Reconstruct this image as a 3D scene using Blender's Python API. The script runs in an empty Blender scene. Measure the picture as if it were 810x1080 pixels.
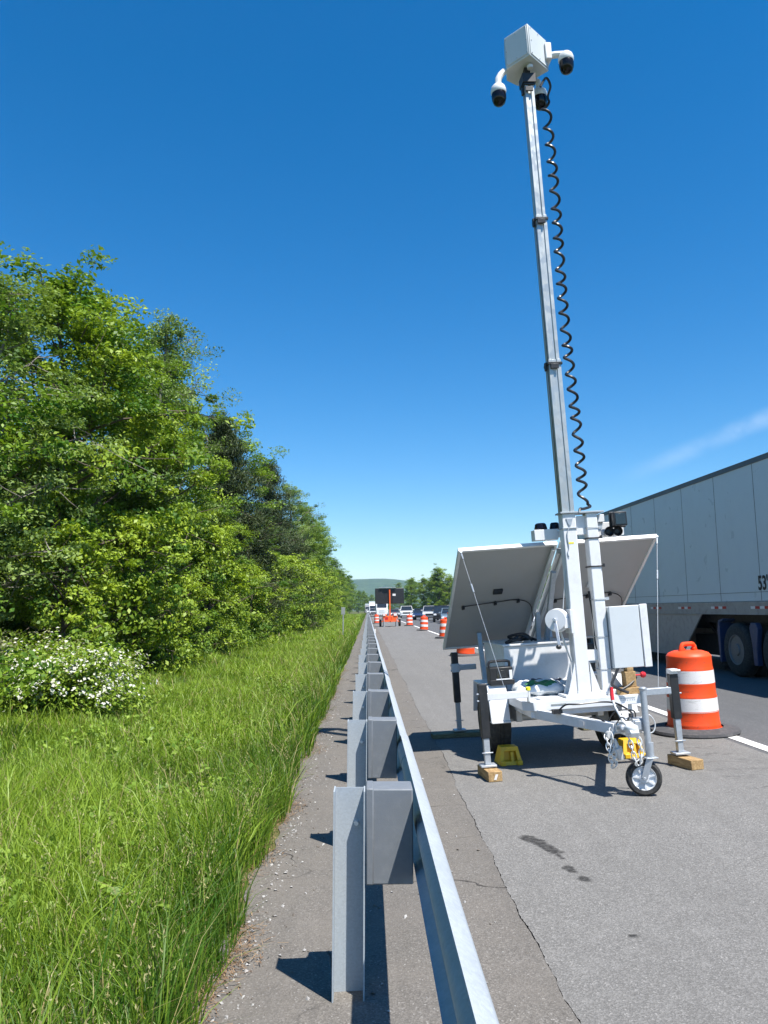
import bpy, bmesh, math, random
import numpy as np
from mathutils import Vector, Matrix, Euler
R = math.radians
PI = math.pi
random.seed(7)
rng = np.random.default_rng(11)
sc = bpy.context.scene
COL = sc.collection

# ------------------------------------------------------------------ camera
cd = bpy.data.cameras.new('camera')
cam = bpy.data.objects.new('camera', cd)
COL.objects.link(cam)
cam.location = (0, 0, 1.5)
cam.rotation_euler = (R(90 + 7.238), 0, R(-1.191))
cd.sensor_fit = 'VERTICAL'
cd.sensor_height = 36
cd.sensor_width = 27
cd.lens = 27.03
cd.clip_start = 0.05
cd.clip_end = 20000
sc.camera = cam

# ------------------------------------------------------------------ sky and sun
LIGHT = Vector((-0.32, 0.40, -1.0)).normalized()
world = bpy.data.worlds.new('World')
sc.world = world
world.use_nodes = True
wn = world.node_tree
wn.nodes.clear()
w_out = wn.nodes.new('ShaderNodeOutputWorld')
w_bg = wn.nodes.new('ShaderNodeBackground')
w_sky = wn.nodes.new('ShaderNodeTexSky')
w_sky.sky_type = 'NISHITA'
w_sky.sun_disc = False
w_sky.sun_elevation = math.asin(-LIGHT.z)
w_sky.sun_rotation = math.atan2(-LIGHT.x, -LIGHT.y)
w_sky.altitude = 300
w_sky.air_density = 1.0
w_sky.dust_density = 0.25
w_sky.ozone_density = 4.0
w_bg.inputs['Strength'].default_value = 0.096
# a faint wisp of cirrus low on the right
tc = wn.nodes.new('ShaderNodeTexCoord')
wno = wn.nodes.new('ShaderNodeTexNoise')
wno.inputs['Scale'].default_value = 9.0
wno.inputs['Detail'].default_value = 7
wno.inputs['Roughness'].default_value = 0.6
wrp = wn.nodes.new('ShaderNodeMapRange')
wrp.inputs['From Min'].default_value = 0.30
wrp.inputs['From Max'].default_value = 0.75
wpl = wn.nodes.new('ShaderNodeVectorMath'); wpl.operation = 'DOT_PRODUCT'
wpl.inputs[1].default_value = (0.3875, 0.0280, -0.9215)
wab = wn.nodes.new('ShaderNodeMath'); wab.operation = 'ABSOLUTE'
wst = wn.nodes.new('ShaderNodeMapRange'); wst.interpolation_type = 'SMOOTHSTEP'
wst.inputs['From Min'].default_value = 0.016
wst.inputs['From Max'].default_value = 0.0
dst = wn.nodes.new('ShaderNodeVectorMath'); dst.operation = 'DISTANCE'
dst.inputs[1].default_value = (0.4405, 0.8727, 0.2105)
dmr = wn.nodes.new('ShaderNodeMapRange'); dmr.interpolation_type = 'SMOOTHSTEP'
dmr.inputs['From Min'].default_value = 0.17
dmr.inputs['From Max'].default_value = 0.0
wm = wn.nodes.new('ShaderNodeMath'); wm.operation = 'MULTIPLY'
wm3 = wn.nodes.new('ShaderNodeMath'); wm3.operation = 'MULTIPLY'
wm2 = wn.nodes.new('ShaderNodeMath'); wm2.operation = 'MULTIPLY'; wm2.inputs[1].default_value = 0.45
wmix = wn.nodes.new('ShaderNodeMix'); wmix.data_type = 'RGBA'
wmix.inputs['B'].default_value = (6.5, 7.2, 8.0, 1)
L = wn.links
L.new(tc.outputs['Generated'], wno.inputs['Vector'])
L.new(tc.outputs['Generated'], wpl.inputs[0])
L.new(wpl.outputs['Value'], wab.inputs[0]); L.new(wab.outputs[0], wst.inputs['Value'])
L.new(wno.outputs['Fac'], wrp.inputs['Value'])
L.new(tc.outputs['Generated'], dst.inputs[0])
L.new(dst.outputs['Value'], dmr.inputs['Value'])
L.new(wrp.outputs[0], wm.inputs[0]); L.new(dmr.outputs[0], wm.inputs[1])
L.new(wm.outputs[0], wm3.inputs[0]); L.new(wst.outputs[0], wm3.inputs[1])
L.new(wm3.outputs[0], wm2.inputs[0])
L.new(wm2.outputs[0], wmix.inputs['Factor'])
whs = wn.nodes.new('ShaderNodeHueSaturation')
whs.inputs['Saturation'].default_value = 1.40
whs.inputs['Hue'].default_value = 0.4985
L.new(w_sky.outputs[0], whs.inputs['Color'])
L.new(whs.outputs[0], wmix.inputs['A'])
L.new(wmix.outputs['Result'], w_bg.inputs['Color'])
L.new(w_bg.outputs[0], w_out.inputs[0])

sl = bpy.data.lights.new('sun', 'SUN')
sl.energy = 5.0
sl.angle = R(0.53)
sl.color = (1.0, 0.955, 0.89)
sun = bpy.data.objects.new('sun', sl)
COL.objects.link(sun)
sun.rotation_euler = LIGHT.to_track_quat('-Z', 'Y').to_euler()
sun.location = (10, -12, 30)

sc.view_settings.view_transform = 'Standard'
sc.view_settings.look = 'None'
sc.view_settings.gamma = 1
sc.view_settings.use_curve_mapping = False
sc.view_settings.exposure = 0.86
sc.render.engine = 'CYCLES'
sc.cycles.max_bounces = 8
sc.cycles.transparent_max_bounces = 8

# ------------------------------------------------------------------ node materials
class NT:
    def __init__(self, name):
        self.m = bpy.data.materials.new(name)
        self.m.use_nodes = True
        self.t = self.m.node_tree
        self.t.nodes.clear()
        self.out = self.n('ShaderNodeOutputMaterial')
        self.tc = self.n('ShaderNodeTexCoord')
        self.co = self.tc.outputs['Object']
    def n(self, k, **kw):
        x = self.t.nodes.new(k)
        for a, b in kw.items(): setattr(x, a, b)
        return x
    def l(self, a, b): self.t.links.new(a, b)
    def put(self, sock, v):
        if hasattr(v, 'is_output'): self.l(v, sock)
        else:
            if isinstance(v, (tuple, list)) and len(v) == 3 and sock.type == 'RGBA': v = (*v, 1)
            sock.default_value = v
    def math(self, op, a, b=0.0, c=None, clamp=False):
        x = self.n('ShaderNodeMath', operation=op, use_clamp=clamp)
        self.put(x.inputs[0], a); self.put(x.inputs[1], b)
        if c is not None: self.put(x.inputs[2], c)
        return x.outputs[0]
    def noise(self, scale, detail=4, rough=.55, vec=None, dist=0.0):
        x = self.n('ShaderNodeTexNoise')
        x.inputs['Scale'].default_value = scale; x.inputs['Detail'].default_value = detail
        x.inputs['Roughness'].default_value = rough; x.inputs['Distortion'].default_value = dist
        self.l(vec or self.co, x.inputs['Vector'])
        return x.outputs['Fac']
    def voro(self, scale, feature='F1', out='Distance', vec=None):
        x = self.n('ShaderNodeTexVoronoi', feature=feature)
        x.inputs['Scale'].default_value = scale
        self.l(vec or self.co, x.inputs['Vector'])
        return x.outputs[out]
    def scaled(self, s):
        x = self.n('ShaderNodeMapping'); x.inputs['Scale'].default_value = s
        self.l(self.co, x.inputs['Vector'])
        return x.outputs[0]
    def rng(self, v, a, b, c=0.0, d=1.0, smooth=False):
        x = self.n('ShaderNodeMapRange')
        if smooth: x.interpolation_type = 'SMOOTHSTEP'
        self.put(x.inputs['Value'], v)
        for k, q in zip(('From Min', 'From Max', 'To Min', 'To Max'), (a, b, c, d)): self.put(x.inputs[k], q)
        return x.outputs[0]
    def mix(self, f, a, b, mode='MIX'):
        x = self.n('ShaderNodeMix', data_type='RGBA', blend_type=mode)
        self.put(x.inputs['Factor'], f); self.put(x.inputs['A'], a); self.put(x.inputs['B'], b)
        return x.outputs['Result']
    def bump(self, h, strength=.3, dist=.01, normal=None):
        x = self.n('ShaderNodeBump')
        x.inputs['Strength'].default_value = strength; x.inputs['Distance'].default_value = dist
        self.l(h, x.inputs['Height'])
        if normal: self.l(normal, x.inputs['Normal'])
        return x.outputs[0]
    def bsdf(self, color, rough=.5, metal=0.0, normal=None, spec=.5, **kw):
        b = self.n('ShaderNodeBsdfPrincipled')
        self.put(b.inputs['Base Color'], color); self.put(b.inputs['Roughness'], rough)
        self.put(b.inputs['Metallic'], metal); b.inputs['Specular IOR Level'].default_value = spec
        for k, v in kw.items(): self.put(b.inputs[k], v)
        if normal: self.l(normal, b.inputs['Normal'])
        self.l(b.outputs[0], self.out.inputs[0])
        return b

def mul(c, f): return tuple(min(1, x * f) for x in c)

def paint(name, c, rough=.4, metal=0.0, var=.12, scale=5, dirt=None, dirt_amt=.0, bump=.0, bscale=40, spec=.5):
    t = NT(name)
    col = t.mix(t.noise(scale, 5, .6), mul(c, 1 - var), mul(c, 1 + var))
    if dirt:
        d = t.rng(t.noise(scale * 2.3, 7, .7), .48, .72, 0, dirt_amt)
        col = t.mix(d, col, dirt)
    r = t.rng(t.noise(scale * 3, 4), .3, .7, max(.02, rough - .1), rough + .1)
    nb = t.bump(t.noise(bscale, 3), bump, .004) if bump else None
    t.bsdf(col, r, metal, nb, spec)
    return t.m

def galv(name, c=(.46, .49, .52), rough=.45, metal=.55, sc_=55):
    t = NT(name)
    v = t.n('ShaderNodeTexVoronoi'); v.inputs['Scale'].default_value = sc_
    t.l(t.co, v.inputs['Vector'])
    sp = t.n('ShaderNodeSeparateColor'); t.l(v.outputs['Color'], sp.inputs[0])
    a = t.mix(sp.outputs[0], mul(c, .93), mul(c, 1.06))
    a = t.mix(t.rng(t.noise(3.2, 6, .7, t.scaled((1, 1, .35))), .45, .75, 0, .4), a, mul(c, .7))
    r = t.rng(sp.outputs[1], 0, 1, rough - .08, rough + .1)
    t.bsdf(a, r, metal, t.bump(t.noise(120, 2), .08, .002))
    return t.m

def asphalt(name, dark, light, seed, rumble=False, warm=None, stain=False):
    t = NT(name)
    mpn = t.n('ShaderNodeMapping'); mpn.inputs['Location'].default_value = (seed * 3.1, seed * 1.7, 0)
    t.l(t.co, mpn.inputs['Vector']); t.co0 = t.co; t.co = mpn.outputs[0]
    v = t.n('ShaderNodeTexVoronoi'); v.inputs['Scale'].default_value = 150
    t.l(t.co, v.inputs['Vector'])
    sp = t.n('ShaderNodeSeparateColor'); t.l(v.outputs['Color'], sp.inputs[0])
    stone = t.rng(t.math('POWER', sp.outputs[0], 1.6), 0, 1, .08, .85)
    col = t.mix(stone, dark, light)
    bright = t.rng(sp.outputs[1], .955, .985, 0, .4)
    col = t.mix(bright, col, (.52, .50, .47))
    holes = t.rng(t.noise(42, 3, .6), .60, .70, 0, .7)
    col = t.mix(t.math('MULTIPLY', holes, .7), col, mul(dark, .55))
    big = t.noise(.8, 6, .65, t.scaled((1.6, .35, 1)))
    col = t.mix(t.rng(big, .3, .7, 0, .45), col, mul(dark, 1.05))
    mid = t.noise(5, 5, .7)
    col = t.mix(t.rng(mid, .5, .8, 0, .35), col, mul(light, .95))
    if warm: col = t.mix(t.rng(t.noise(2.2, 6, .7), .42, .7, .1, .6), col, warm)
    h = t.math('ADD', t.math('MULTIPLY', v.outputs['Distance'], .9), t.math('MULTIPLY', holes, -.6))
    nb = t.bump(h, .4, .005)
    sep = t.n('ShaderNodeSeparateXYZ'); t.l(t.co0, sep.inputs[0])
    X, Y = sep.outputs[0], sep.outputs[1]
    wear = t.rng(t.noise(1.0, 5, .6, t.scaled((7, .12, 1))), .42, .68, 0, .22)
    col = t.mix(wear, col, mul(dark, 1.0))
    if warm:
        wv = t.n('ShaderNodeVectorMath', operation='ADD'); t.l(t.co0, wv.inputs[0])
        cn = t.n('ShaderNodeTexNoise'); cn.inputs['Scale'].default_value = 3.0; cn.inputs['Detail'].default_value = 6; t.l(t.co0, cn.inputs['Vector'])
        cs = t.n('ShaderNodeVectorMath', operation='SCALE'); cs.inputs['Scale'].default_value = .35; t.l(cn.outputs['Color'], cs.inputs[0]); t.l(cs.outputs[0], wv.inputs[1])
        ed = t.n('ShaderNodeTexVoronoi', feature='DISTANCE_TO_EDGE'); ed.inputs['Scale'].default_value = .62; t.l(wv.outputs[0], ed.inputs['Vector'])
        ck = t.math('MULTIPLY', t.rng(ed.outputs['Distance'], .006, .0015), t.rng(t.noise(1.3, 3, .6, t.co0), .46, .56))
        col = t.mix(t.math('MULTIPLY', ck, .85), col, (.02, .018, .016))
    if rumble:
        fr = t.math('FRACT', t.math('DIVIDE', t.math('ADD', Y, t.math('MULTIPLY', t.noise(3, 2), .12)), .33))
        g = t.math('MULTIPLY', t.rng(fr, .0, .12), t.rng(fr, .5, .38))
        band = t.math('MULTIPLY', t.rng(X, 2.95, 3.05), t.rng(X, 3.55, 3.45))
        g = t.math('MULTIPLY', g, band)
        rag = t.rng(t.noise(9, 5, .7), .50, .62)
        col = t.mix(t.math('MULTIPLY', t.math('MULTIPLY', g, rag), .55), col, mul(dark, .5))
        nb = t.bump(t.math('MULTIPLY', g, -1), .5, .012, nb)
    if stain:
        wob = t.math('MULTIPLY', t.math('SUBTRACT', t.noise(14, 4, .7, t.co0), .5), .09)
        tot = None
        for (ax, ay, bx, by, r0) in ((1.04, 5.22, 1.09, 5.10, .052), (1.09, 5.10, 1.15, 4.90, .038), (1.15, 4.90, 1.16, 4.78, .014),
                                     (1.155, 4.62, 1.165, 4.55, .026), (1.19, 4.43, 1.20, 4.40, .03), (1.20, 3.68, 1.22, 3.68, .012)):
            dx, dy = bx - ax, by - ay; ll = dx * dx + dy * dy
            px = t.math('SUBTRACT', X, ax); py = t.math('SUBTRACT', Y, ay)
            tt = t.math('DIVIDE', t.math('ADD', t.math('MULTIPLY', px, dx), t.math('MULTIPLY', py, dy)), ll, clamp=True)
            ex = t.math('SUBTRACT', px, t.math('MULTIPLY', tt, dx)); ey = t.math('SUBTRACT', py, t.math('MULTIPLY', tt, dy))
            d = t.math('SQRT', t.math('ADD', t.math('MULTIPLY', ex, ex), t.math('MULTIPLY', ey, ey)))
            d = t.math('ADD', t.math('SUBTRACT', d, r0), wob)
            mk = t.rng(d, .012, -.012, 0, 1)
            tot = mk if tot is None else t.math('MAXIMUM', tot, mk)
        col = t.mix(t.math('MULTIPLY', tot, t.rng(t.noise(30, 3), .3, .6, .55, .9)), col, (.018, .017, .016))
    t.bsdf(col, t.rng(sp.outputs[2], 0, 1, .75, .95), 0, nb, .3)
    return t.m

def foliage(name, c0, c1, trans=.35, rough=.5, c2=None):
    """c0..c1 by the per-leaf attribute tone; c2 where tone > .93"""
    t = NT(name)
    a = t.n('ShaderNodeAttribute', attribute_name='tone')
    f = a.outputs['Fac']
    col = t.mix(f, c0, c1)
    if c2: col = t.mix(t.rng(f, .93, .95), col, c2)
    b = t.n('ShaderNodeBsdfPrincipled')
    t.l(col, b.inputs['Base Color']); b.inputs['Roughness'].default_value = rough
    b.inputs['Specular IOR Level'].default_value = .35
    tr = t.n('ShaderNodeBsdfTranslucent')
    t.l(t.mix(1.0, col, (1.0, 1.0, .45), 'MULTIPLY'), tr.inputs['Color'])
    mx = t.n('ShaderNodeMixShader'); mx.inputs[0].default_value = trans
    t.l(b.outputs[0], mx.inputs[1]); t.l(tr.outputs[0], mx.inputs[2])
    t.l(mx.outputs[0], t.out.inputs[0])
    return t.m

M = {}
M['white'] = paint('white_paint', (.68, .69, .695), .38, var=.03, dirt=(.40, .37, .32), dirt_amt=.34, scale=3.2)
M['boxgrey'] = paint('grey_enclosure_paint', (.54, .575, .59), .4, var=.03, dirt=(.4, .4, .38), dirt_amt=.12)
M['galv'] = galv('galvanised_steel')
M['railgalv'] = galv('galvanised_rail_steel', (.36, .395, .425), .66, .1, 90)
M['postgalv'] = galv('weathered_galvanised_steel', (.36, .40, .43), .6, .1, 160)
M['block'] = paint('grey_composite', (.150, .165, .182), .62, var=.10, scale=9, bump=.12, bscale=200, dirt=(.24, .25, .26), dirt_amt=.3)
M['alu'] = galv('mast_aluminium', (.42, .45, .455), .42, .5, 18)
M['black'] = paint('black_plastic', (.018, .018, .02), .4, var=.3)
M['blacksteel'] = paint('black_painted_steel', (.016, .017, .019), .45, var=.3, dirt=(.12, .11, .1), dirt_amt=.2)
M['rubber'] = paint('tyre_rubber', (.022, .022, .022), .8, var=.3, dirt=(.13, .12, .1), dirt_amt=.45, scale=9, bump=.2)
M['mat_rubber'] = paint('dusty_rubber', (.055, .055, .058), .9, var=.3, dirt=(.16, .15, .14), dirt_amt=.5, scale=7, bump=.4, bscale=60)
M['yellow'] = paint('yellow_plastic', (.70, .42, .015), .5, var=.12, dirt=(.25, .17, .04), dirt_amt=.5)
M['yellowcap'] = paint('bright_yellow_plastic', (.8, .68, .02), .45)
M['red'] = paint('red_plastic', (.55, .02, .03), .4)
M['orange'] = paint('orange_plastic', (.80, .075, .012), .45, var=.08, dirt=(.42, .10, .05), dirt_amt=.55, scale=7, bump=.06)
def scuffed(name, c, scuff, amt, hexa=False):
    t = NT(name)
    col = t.mix(t.noise(5, 5, .6), mul(c, .9), mul(c, 1.08))
    s1 = t.rng(t.noise(7, 6, .75, t.scaled((1, 1, 3.5)), .6), .56, .66, 0, amt)
    s2 = t.rng(t.noise(30, 4, .7, t.scaled((1, 1, .4))), .62, .70, 0, amt*.8)
    col = t.mix(t.math('MAXIMUM', s1, s2), col, scuff)
    nb = t.bump(t.voro(42, 'DISTANCE_TO_EDGE'), .25, .002) if hexa else t.bump(t.noise(9, 3), .12, .01)
    if hexa: col = t.mix(t.rng(t.voro(42, 'DISTANCE_TO_EDGE'), .0, .06, .35, 0), col, mul(c, .72))
    t.bsdf(col, .5, 0, nb, .4)
    return t.m
M['barrel'] = scuffed('scuffed_orange_plastic', (.80, .075, .012), (.30, .06, .03), .6)
M['barrelsheet'] = scuffed('worn_reflective_sheeting', (.72, .70, .68), (.30, .27, .25), .55, True)
M['sheet'] = paint('white_reflective_sheeting', (.74, .72, .70), .45, var=.05, dirt=(.42, .38, .36), dirt_amt=.4, scale=12)
M['orangepaint'] = paint('orange_paint', (.75, .12, .02), .45, var=.1)
M['backsheet'] = paint('panel_backsheet', (.345, .35, .355), .55, var=.04, dirt=(.36, .33, .28), dirt_amt=.25, scale=3)
M['solar'] = paint('solar_cells', (.012, .016, .04), .12, var=.2)
M['wood'] = None
M['glass'] = paint('dark_glass', (.015, .02, .025), .06, var=.2, spec=.8)
M['lens'] = paint('camera_dome', (.007, .006, .009), .16, var=.2, spec=.35)
M['trailerside'] = paint('trailer_side_panel', (.60, .66, .68), .35, var=.02, dirt=(.44, .47, .48), dirt_amt=.2, scale=.9)
M['dirtywhite'] = paint('dirty_white_aluminium', (.36, .34, .32), .5, metal=.1, var=.15, dirt=(.16, .14, .12), dirt_amt=.6, scale=3)
M['darkunder'] = paint('dark_chassis', (.02, .02, .021), .7, var=.3)
M['blue'] = paint('dark_blue_fender', (.02, .045, .12), .45, var=.15, dirt=(.1, .1, .1), dirt_amt=.3)
M['hub'] = paint('dull_aluminium_wheel', (.15, .155, .16), .5, metal=.2, var=.15, dirt=(.15, .13, .12), dirt_amt=.5)
M['rimwhite'] = paint('white_steel_rim', (.68, .70, .72), .4, var=.05, dirt=(.3, .26, .2), dirt_amt=.35)
M['redrefl'] = paint('red_reflector', (.45, .015, .02), .35)
M['text'] = paint('black_lettering', (.012, .012, .014), .5)
M['chain'] = galv('zinc_chain', (.72, .73, .72), .38, .35, 200)
M['bagwhite'] = paint('woven_sack_white', (.58, .60, .60), .55, var=.12, scale=14, bump=.4, bscale=60)
M['baggreen'] = paint('sack_print_green', (.03, .16, .06), .55, var=.3, scale=20)
M['bagdark'] = paint('sack_print_dark', (.05, .06, .09), .55, var=.3, scale=20)
M['stickerred'] = paint('sticker_red', (.7, .12, .06), .5)
M['linepaint'] = None
M['signgrey'] = paint('sign_back_aluminium', (.32, .34, .33), .5, metal=.3)

def wood_mat():
    t = NT('pressure_treated_wood')
    n = t.noise(9, 6, .65, t.scaled((6, 1, 6)), .4)
    col = t.mix(t.rng(n, .3, .7), (.22, .13, .055), (.50, .34, .16))
    t.bsdf(col, .7, 0, t.bump(n, .2, .003), .3)
    return t.m
M['wood'] = wood_mat()
def wood_dark():
    t = NT('weathered_plank')
    n = t.noise(9, 6, .65, t.scaled((1, 6, 6)), .4)
    col = t.mix(t.rng(n, .3, .7), (.10, .095, .05), (.24, .22, .13))
    t.bsdf(col, .8, 0, t.bump(n, .2, .003), .3)
    return t.m
M['plank'] = wood_dark()
def line_mat():
    t = NT('worn_white_road_paint')
    w = t.rng(t.noise(28, 6, .75), .56, .68, 0, .8)
    w2 = t.rng(t.noise(3, 5, .7), .5, .8, 0, .35)
    col = t.mix(t.math('MAXIMUM', w, w2), (.74, .73, .70), (.26, .25, .23))
    t.bsdf(col, .65, 0, t.bump(t.voro(95), .35, .005), .3)
    return t.m
M['linepaint'] = line_mat()

# ------------------------------------------------------------------ mesh builder
class MB:
    def __init__(self): self.v = []; self.f = []; self.mi = []; self.cur = 0
    def add(self, vs, fs, T=None):
        o = len(self.v)
        for p in vs:
            p = Vector(p)
            if T is not None: p = T @ p
            self.v.append(tuple(p))
        for f in fs: self.f.append(tuple(i + o for i in f)); self.mi.append(self.cur)
        return self
    def m(self, i): self.cur = i; return self
    def box(self, x0, x1, y0, y1, z0, z1, T=None):
        return self.add([(x0,y0,z0),(x1,y0,z0),(x1,y1,z0),(x0,y1,z0),(x0,y0,z1),(x1,y0,z1),(x1,y1,z1),(x0,y1,z1)],
                        [(0,3,2,1),(4,5,6,7),(0,1,5,4),(1,2,6,5),(2,3,7,6),(3,0,4,7)], T)
    def beam(self, p0, p1, w, h, up=(0,0,1)):
        p0, p1 = Vector(p0), Vector(p1); d = (p1 - p0); ln = d.length; d.normalize()
        s = d.cross(Vector(up))
        if s.length < 1e-4: s = d.cross(Vector((0, 1, 0)))
        s.normalize(); u = s.cross(d)
        T = Matrix(((s.x, d.x, u.x, p0.x), (s.y, d.y, u.y, p0.y), (s.z, d.z, u.z, p0.z), (0, 0, 0, 1)))
        return self.box(-w/2, w/2, 0, ln, -h/2, h/2, T)
    def prism(self, poly, a0, a1, axis='x'):
        n = len(poly); vs = []
        for a in (a0, a1):
            for (p, q) in poly:
                vs.append({'x': (a, p, q), 'y': (p, a, q), 'z': (p, q, a)}[axis])
        fs = [tuple(range(n)), tuple(range(2*n-1, n-1, -1))]
        for i in range(n): j = (i+1) % n; fs.append((i, i+n, j+n, j))
        return self.add(vs, fs)
    def tube(self, pts, r, n=8, closed=False, cap=True):
        P = [Vector(p) for p in pts]; m = len(P); rs = r if isinstance(r, (list, tuple)) else [r]*m
        tang = []
        for i in range(m):
            a = P[(i-1) % m] if (closed or i > 0) else P[0]
            b = P[(i+1) % m] if (closed or i < m-1) else P[-1]
            d = b - a; d = d.normalized() if d.length > 1e-9 else Vector((0,0,1)); tang.append(d)
        u = tang[0].orthogonal().normalized(); vs = []
        for i in range(m):
            u = u - tang[i]*u.dot(tang[i])
            u = u.normalized() if u.length > 1e-6 else tang[i].orthogonal().normalized()
            w = tang[i].cross(u)
            for k in range(n):
                a = 2*PI*k/n
                vs.append(P[i] + (u*math.cos(a) + w*math.sin(a))*rs[i])
        fs = []
        for i in range(m if closed else m-1):
            j = (i+1) % m
            for k in range(n):
                q = (k+1) % n
                fs.append((i*n+k, i*n+q, j*n+q, j*n+k))
        if cap and not closed:
            fs.append(tuple(range(n-1, -1, -1))); fs.append(tuple(range((m-1)*n, m*n)))
        return self.add(vs, fs)
    def cyl(self, p0, p1, r0, r1=None, n=20): return self.tube([p0, p1], [r0, r0 if r1 is None else r1], n)
    def lathe(self, prof, c=(0,0,0), d=(0,0,1), n=28, cap=True):
        """prof: list of (radius, height along d)"""
        q = Vector((0,0,1)).rotation_difference(Vector(d).normalized()).to_matrix().to_4x4()
        T = Matrix.Translation(Vector(c)) @ q; vs = []; fs = []
        for (r, h) in prof:
            for k in range(n):
                a = 2*PI*k/n; vs.append((r*math.cos(a), r*math.sin(a), h))
        for i in range(len(prof)-1):
            for k in range(n):
                j = (k+1) % n; fs.append((i*n+k, i*n+j, (i+1)*n+j, (i+1)*n+k))
        if cap:
            if prof[0][0] > 1e-5: fs.append(tuple(range(n-1, -1, -1)))
            if prof[-1][0] > 1e-5: fs.append(tuple(range((len(prof)-1)*n, len(prof)*n)))
        return self.add(vs, fs, T)
    def sh(self, dx):
        self.v = [(x+dx, y, z) for x, y, z in self.v]; return self
    def build(self, name, mats, parent=None, bevel=0.0, seg=2, ang=35):
        me = bpy.data.meshes.new(name)
        me.from_pydata(self.v, [], self.f)
        mats = mats if isinstance(mats, (list, tuple)) else [mats]
        for x in mats: me.materials.append(x)
        me.polygons.foreach_set('material_index', self.mi)
        bm = bmesh.new(); bm.from_mesh(me); bmesh.ops.recalc_face_normals(bm, faces=bm.faces); bm.to_mesh(me); bm.free()
        me.polygons.foreach_set('use_smooth', [True]*len(me.polygons))
        me.set_sharp_from_angle(angle=R(ang))
        o = bpy.data.objects.new(name, me); COL.objects.link(o)
        if parent is not None: o.parent = parent
        if bevel:
            b = o.modifiers.new('bevel', 'BEVEL'); b.width = bevel; b.segments = seg; b.limit_method = 'ANGLE'; b.angle_limit = R(40)
        return o

def tag(o, label=None, cat=None, group=None, kind=None):
    if label: o['label'] = label
    if cat: o['category'] = cat
    if group: o['group'] = group
    if kind: o['kind'] = kind
    return o
def empty(name, loc=(0,0,0), rot=(0,0,0)):
    o = bpy.data.objects.new(name, None); COL.objects.link(o)
    o.location = loc; o.rotation_euler = rot; o.empty_display_size = .2
    return o
def copy_tree(o, parent=None):
    c = o.copy(); COL.objects.link(c)
    if parent is not None: c.parent = parent
    for ch in list(o.children): copy_tree(ch, c)
    return c
def np_mesh(name, V, F, mat, tone=None, parent=None, smooth=False):
    """V (n,3); F (m,4) quads; tone per face"""
    me = bpy.data.meshes.new(name)
    nv, nf = len(V), len(F); k = F.shape[1]
    me.vertices.add(nv); me.vertices.foreach_set('co', V.astype(np.float32).ravel())
    me.loops.add(nf*k); me.loops.foreach_set('vertex_index', F.astype(np.int32).ravel())
    me.polygons.add(nf); me.polygons.foreach_set('loop_start', np.arange(0, nf*k, k, dtype=np.int32))
    me.polygons.foreach_set('loop_total', np.full(nf, k, dtype=np.int32))
    if smooth: me.polygons.foreach_set('use_smooth', np.ones(nf, dtype=bool))
    me.update(calc_edges=True)
    if tone is not None:
        a = me.attributes.new('tone', 'FLOAT', 'FACE'); a.data.foreach_set('value', tone.astype(np.float32))
    me.materials.append(mat); me.validate()
    o = bpy.data.objects.new(name, me); COL.objects.link(o)
    if parent is not None: o.parent = parent
    return o
def gz(X):
    return .04*(X-.4) if X < 3.8 else .136 + .02*(X-3.8)

# ------------------------------------------------------------------ ground
def terrain_mat():
    t = NT('meadow_ground')
    n = t.noise(.35, 8, .7); n2 = t.noise(6, 6, .7)
    col = t.mix(t.rng(n, .3, .7), (.035, .06, .012), (.07, .10, .02))
    col = t.mix(t.rng(n2, .45, .7, 0, .6), col, (.09, .075, .035))
    t.bsdf(col, .9, 0, t.bump(n2, .5, .05), .2)
    return t.m
M['terrain'] = terrain_mat()

def sheet(name, xs, zs, y0, y1, mat, ny=2, dz=0.0, left=None, right=None, kind='structure'):
    """a strip along the road; left/right may be functions of y giving the edge x"""
    ys = np.linspace(y0, y1, ny) if not isinstance(ny, np.ndarray) else ny
    V = []
    for y in ys:
        for i, x in enumerate(xs):
            xx = x
            if i == 0 and left: xx = left(y)
            if i == len(xs)-1 and right: xx = right(y)
            V.append((xx, y, (zs[i] if zs is not None else gz(xx)) + dz))
    n = len(xs)
    F = np.array([(j*n+i, j*n+i+1, (j+1)*n+i+1, (j+1)*n+i) for j in range(len(ys)-1) for i in range(n-1)])
    o = np_mesh(name, np.array(V, float), F, mat)
    if kind: tag(o, kind=kind)
    return o

# one base sheet of ground to the horizon
g = 9000
V = np.array([(-2300,-110,-.5),(2500,-110,-.5),(2500,4350,-.5),(-2300,4350,-.5)], float)
tag(np_mesh('ground', V, np.array([[0,1,2,3]]), M['terrain']), kind='structure')
def soil_mat():
    t = NT('grass_soil')
    n2 = t.noise(9, 6, .7)
    col = t.mix(t.rng(n2, .35, .7), (.06, .09, .018), (.12, .10, .045))
    t.bsdf(col, .9, 0, t.bump(n2, .5, .03), .2)
    return t.m
M['soil'] = soil_mat()
def grass_z(x, y):
    return -.05 + .05*np.sin(x*1.3+y*.35) * np.clip((-x-1)/2, 0, 1) + .03*np.clip(-x-1, 0, 60)**.8*.6
ysg = np.concatenate([np.linspace(-4, 40, 60), np.linspace(42, 600, 60)])
xsg = [-60, -30, -14, -8, -6, -5, -4, -3, -2, -1.2, -.5]
Vg = np.array([(x, y, float(grass_z(np.float64(x), y))) for y in ysg for x in xsg])
ng = len(xsg)
Fg = np.array([(j*ng+i, j*ng+i+1, (j+1)*ng+i+1, (j+1)*ng+i) for j in range(len(ysg)-1) for i in range(ng-1)])
tag(np_mesh('verge_ground', Vg, Fg, M['soil'], smooth=True), kind='structure')
sheet('median_ground', [11.3, 14, 22, 40, 200], [.24, .05, -.1, .2, .2], -10, 900, M['terrain'], 30)

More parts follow.
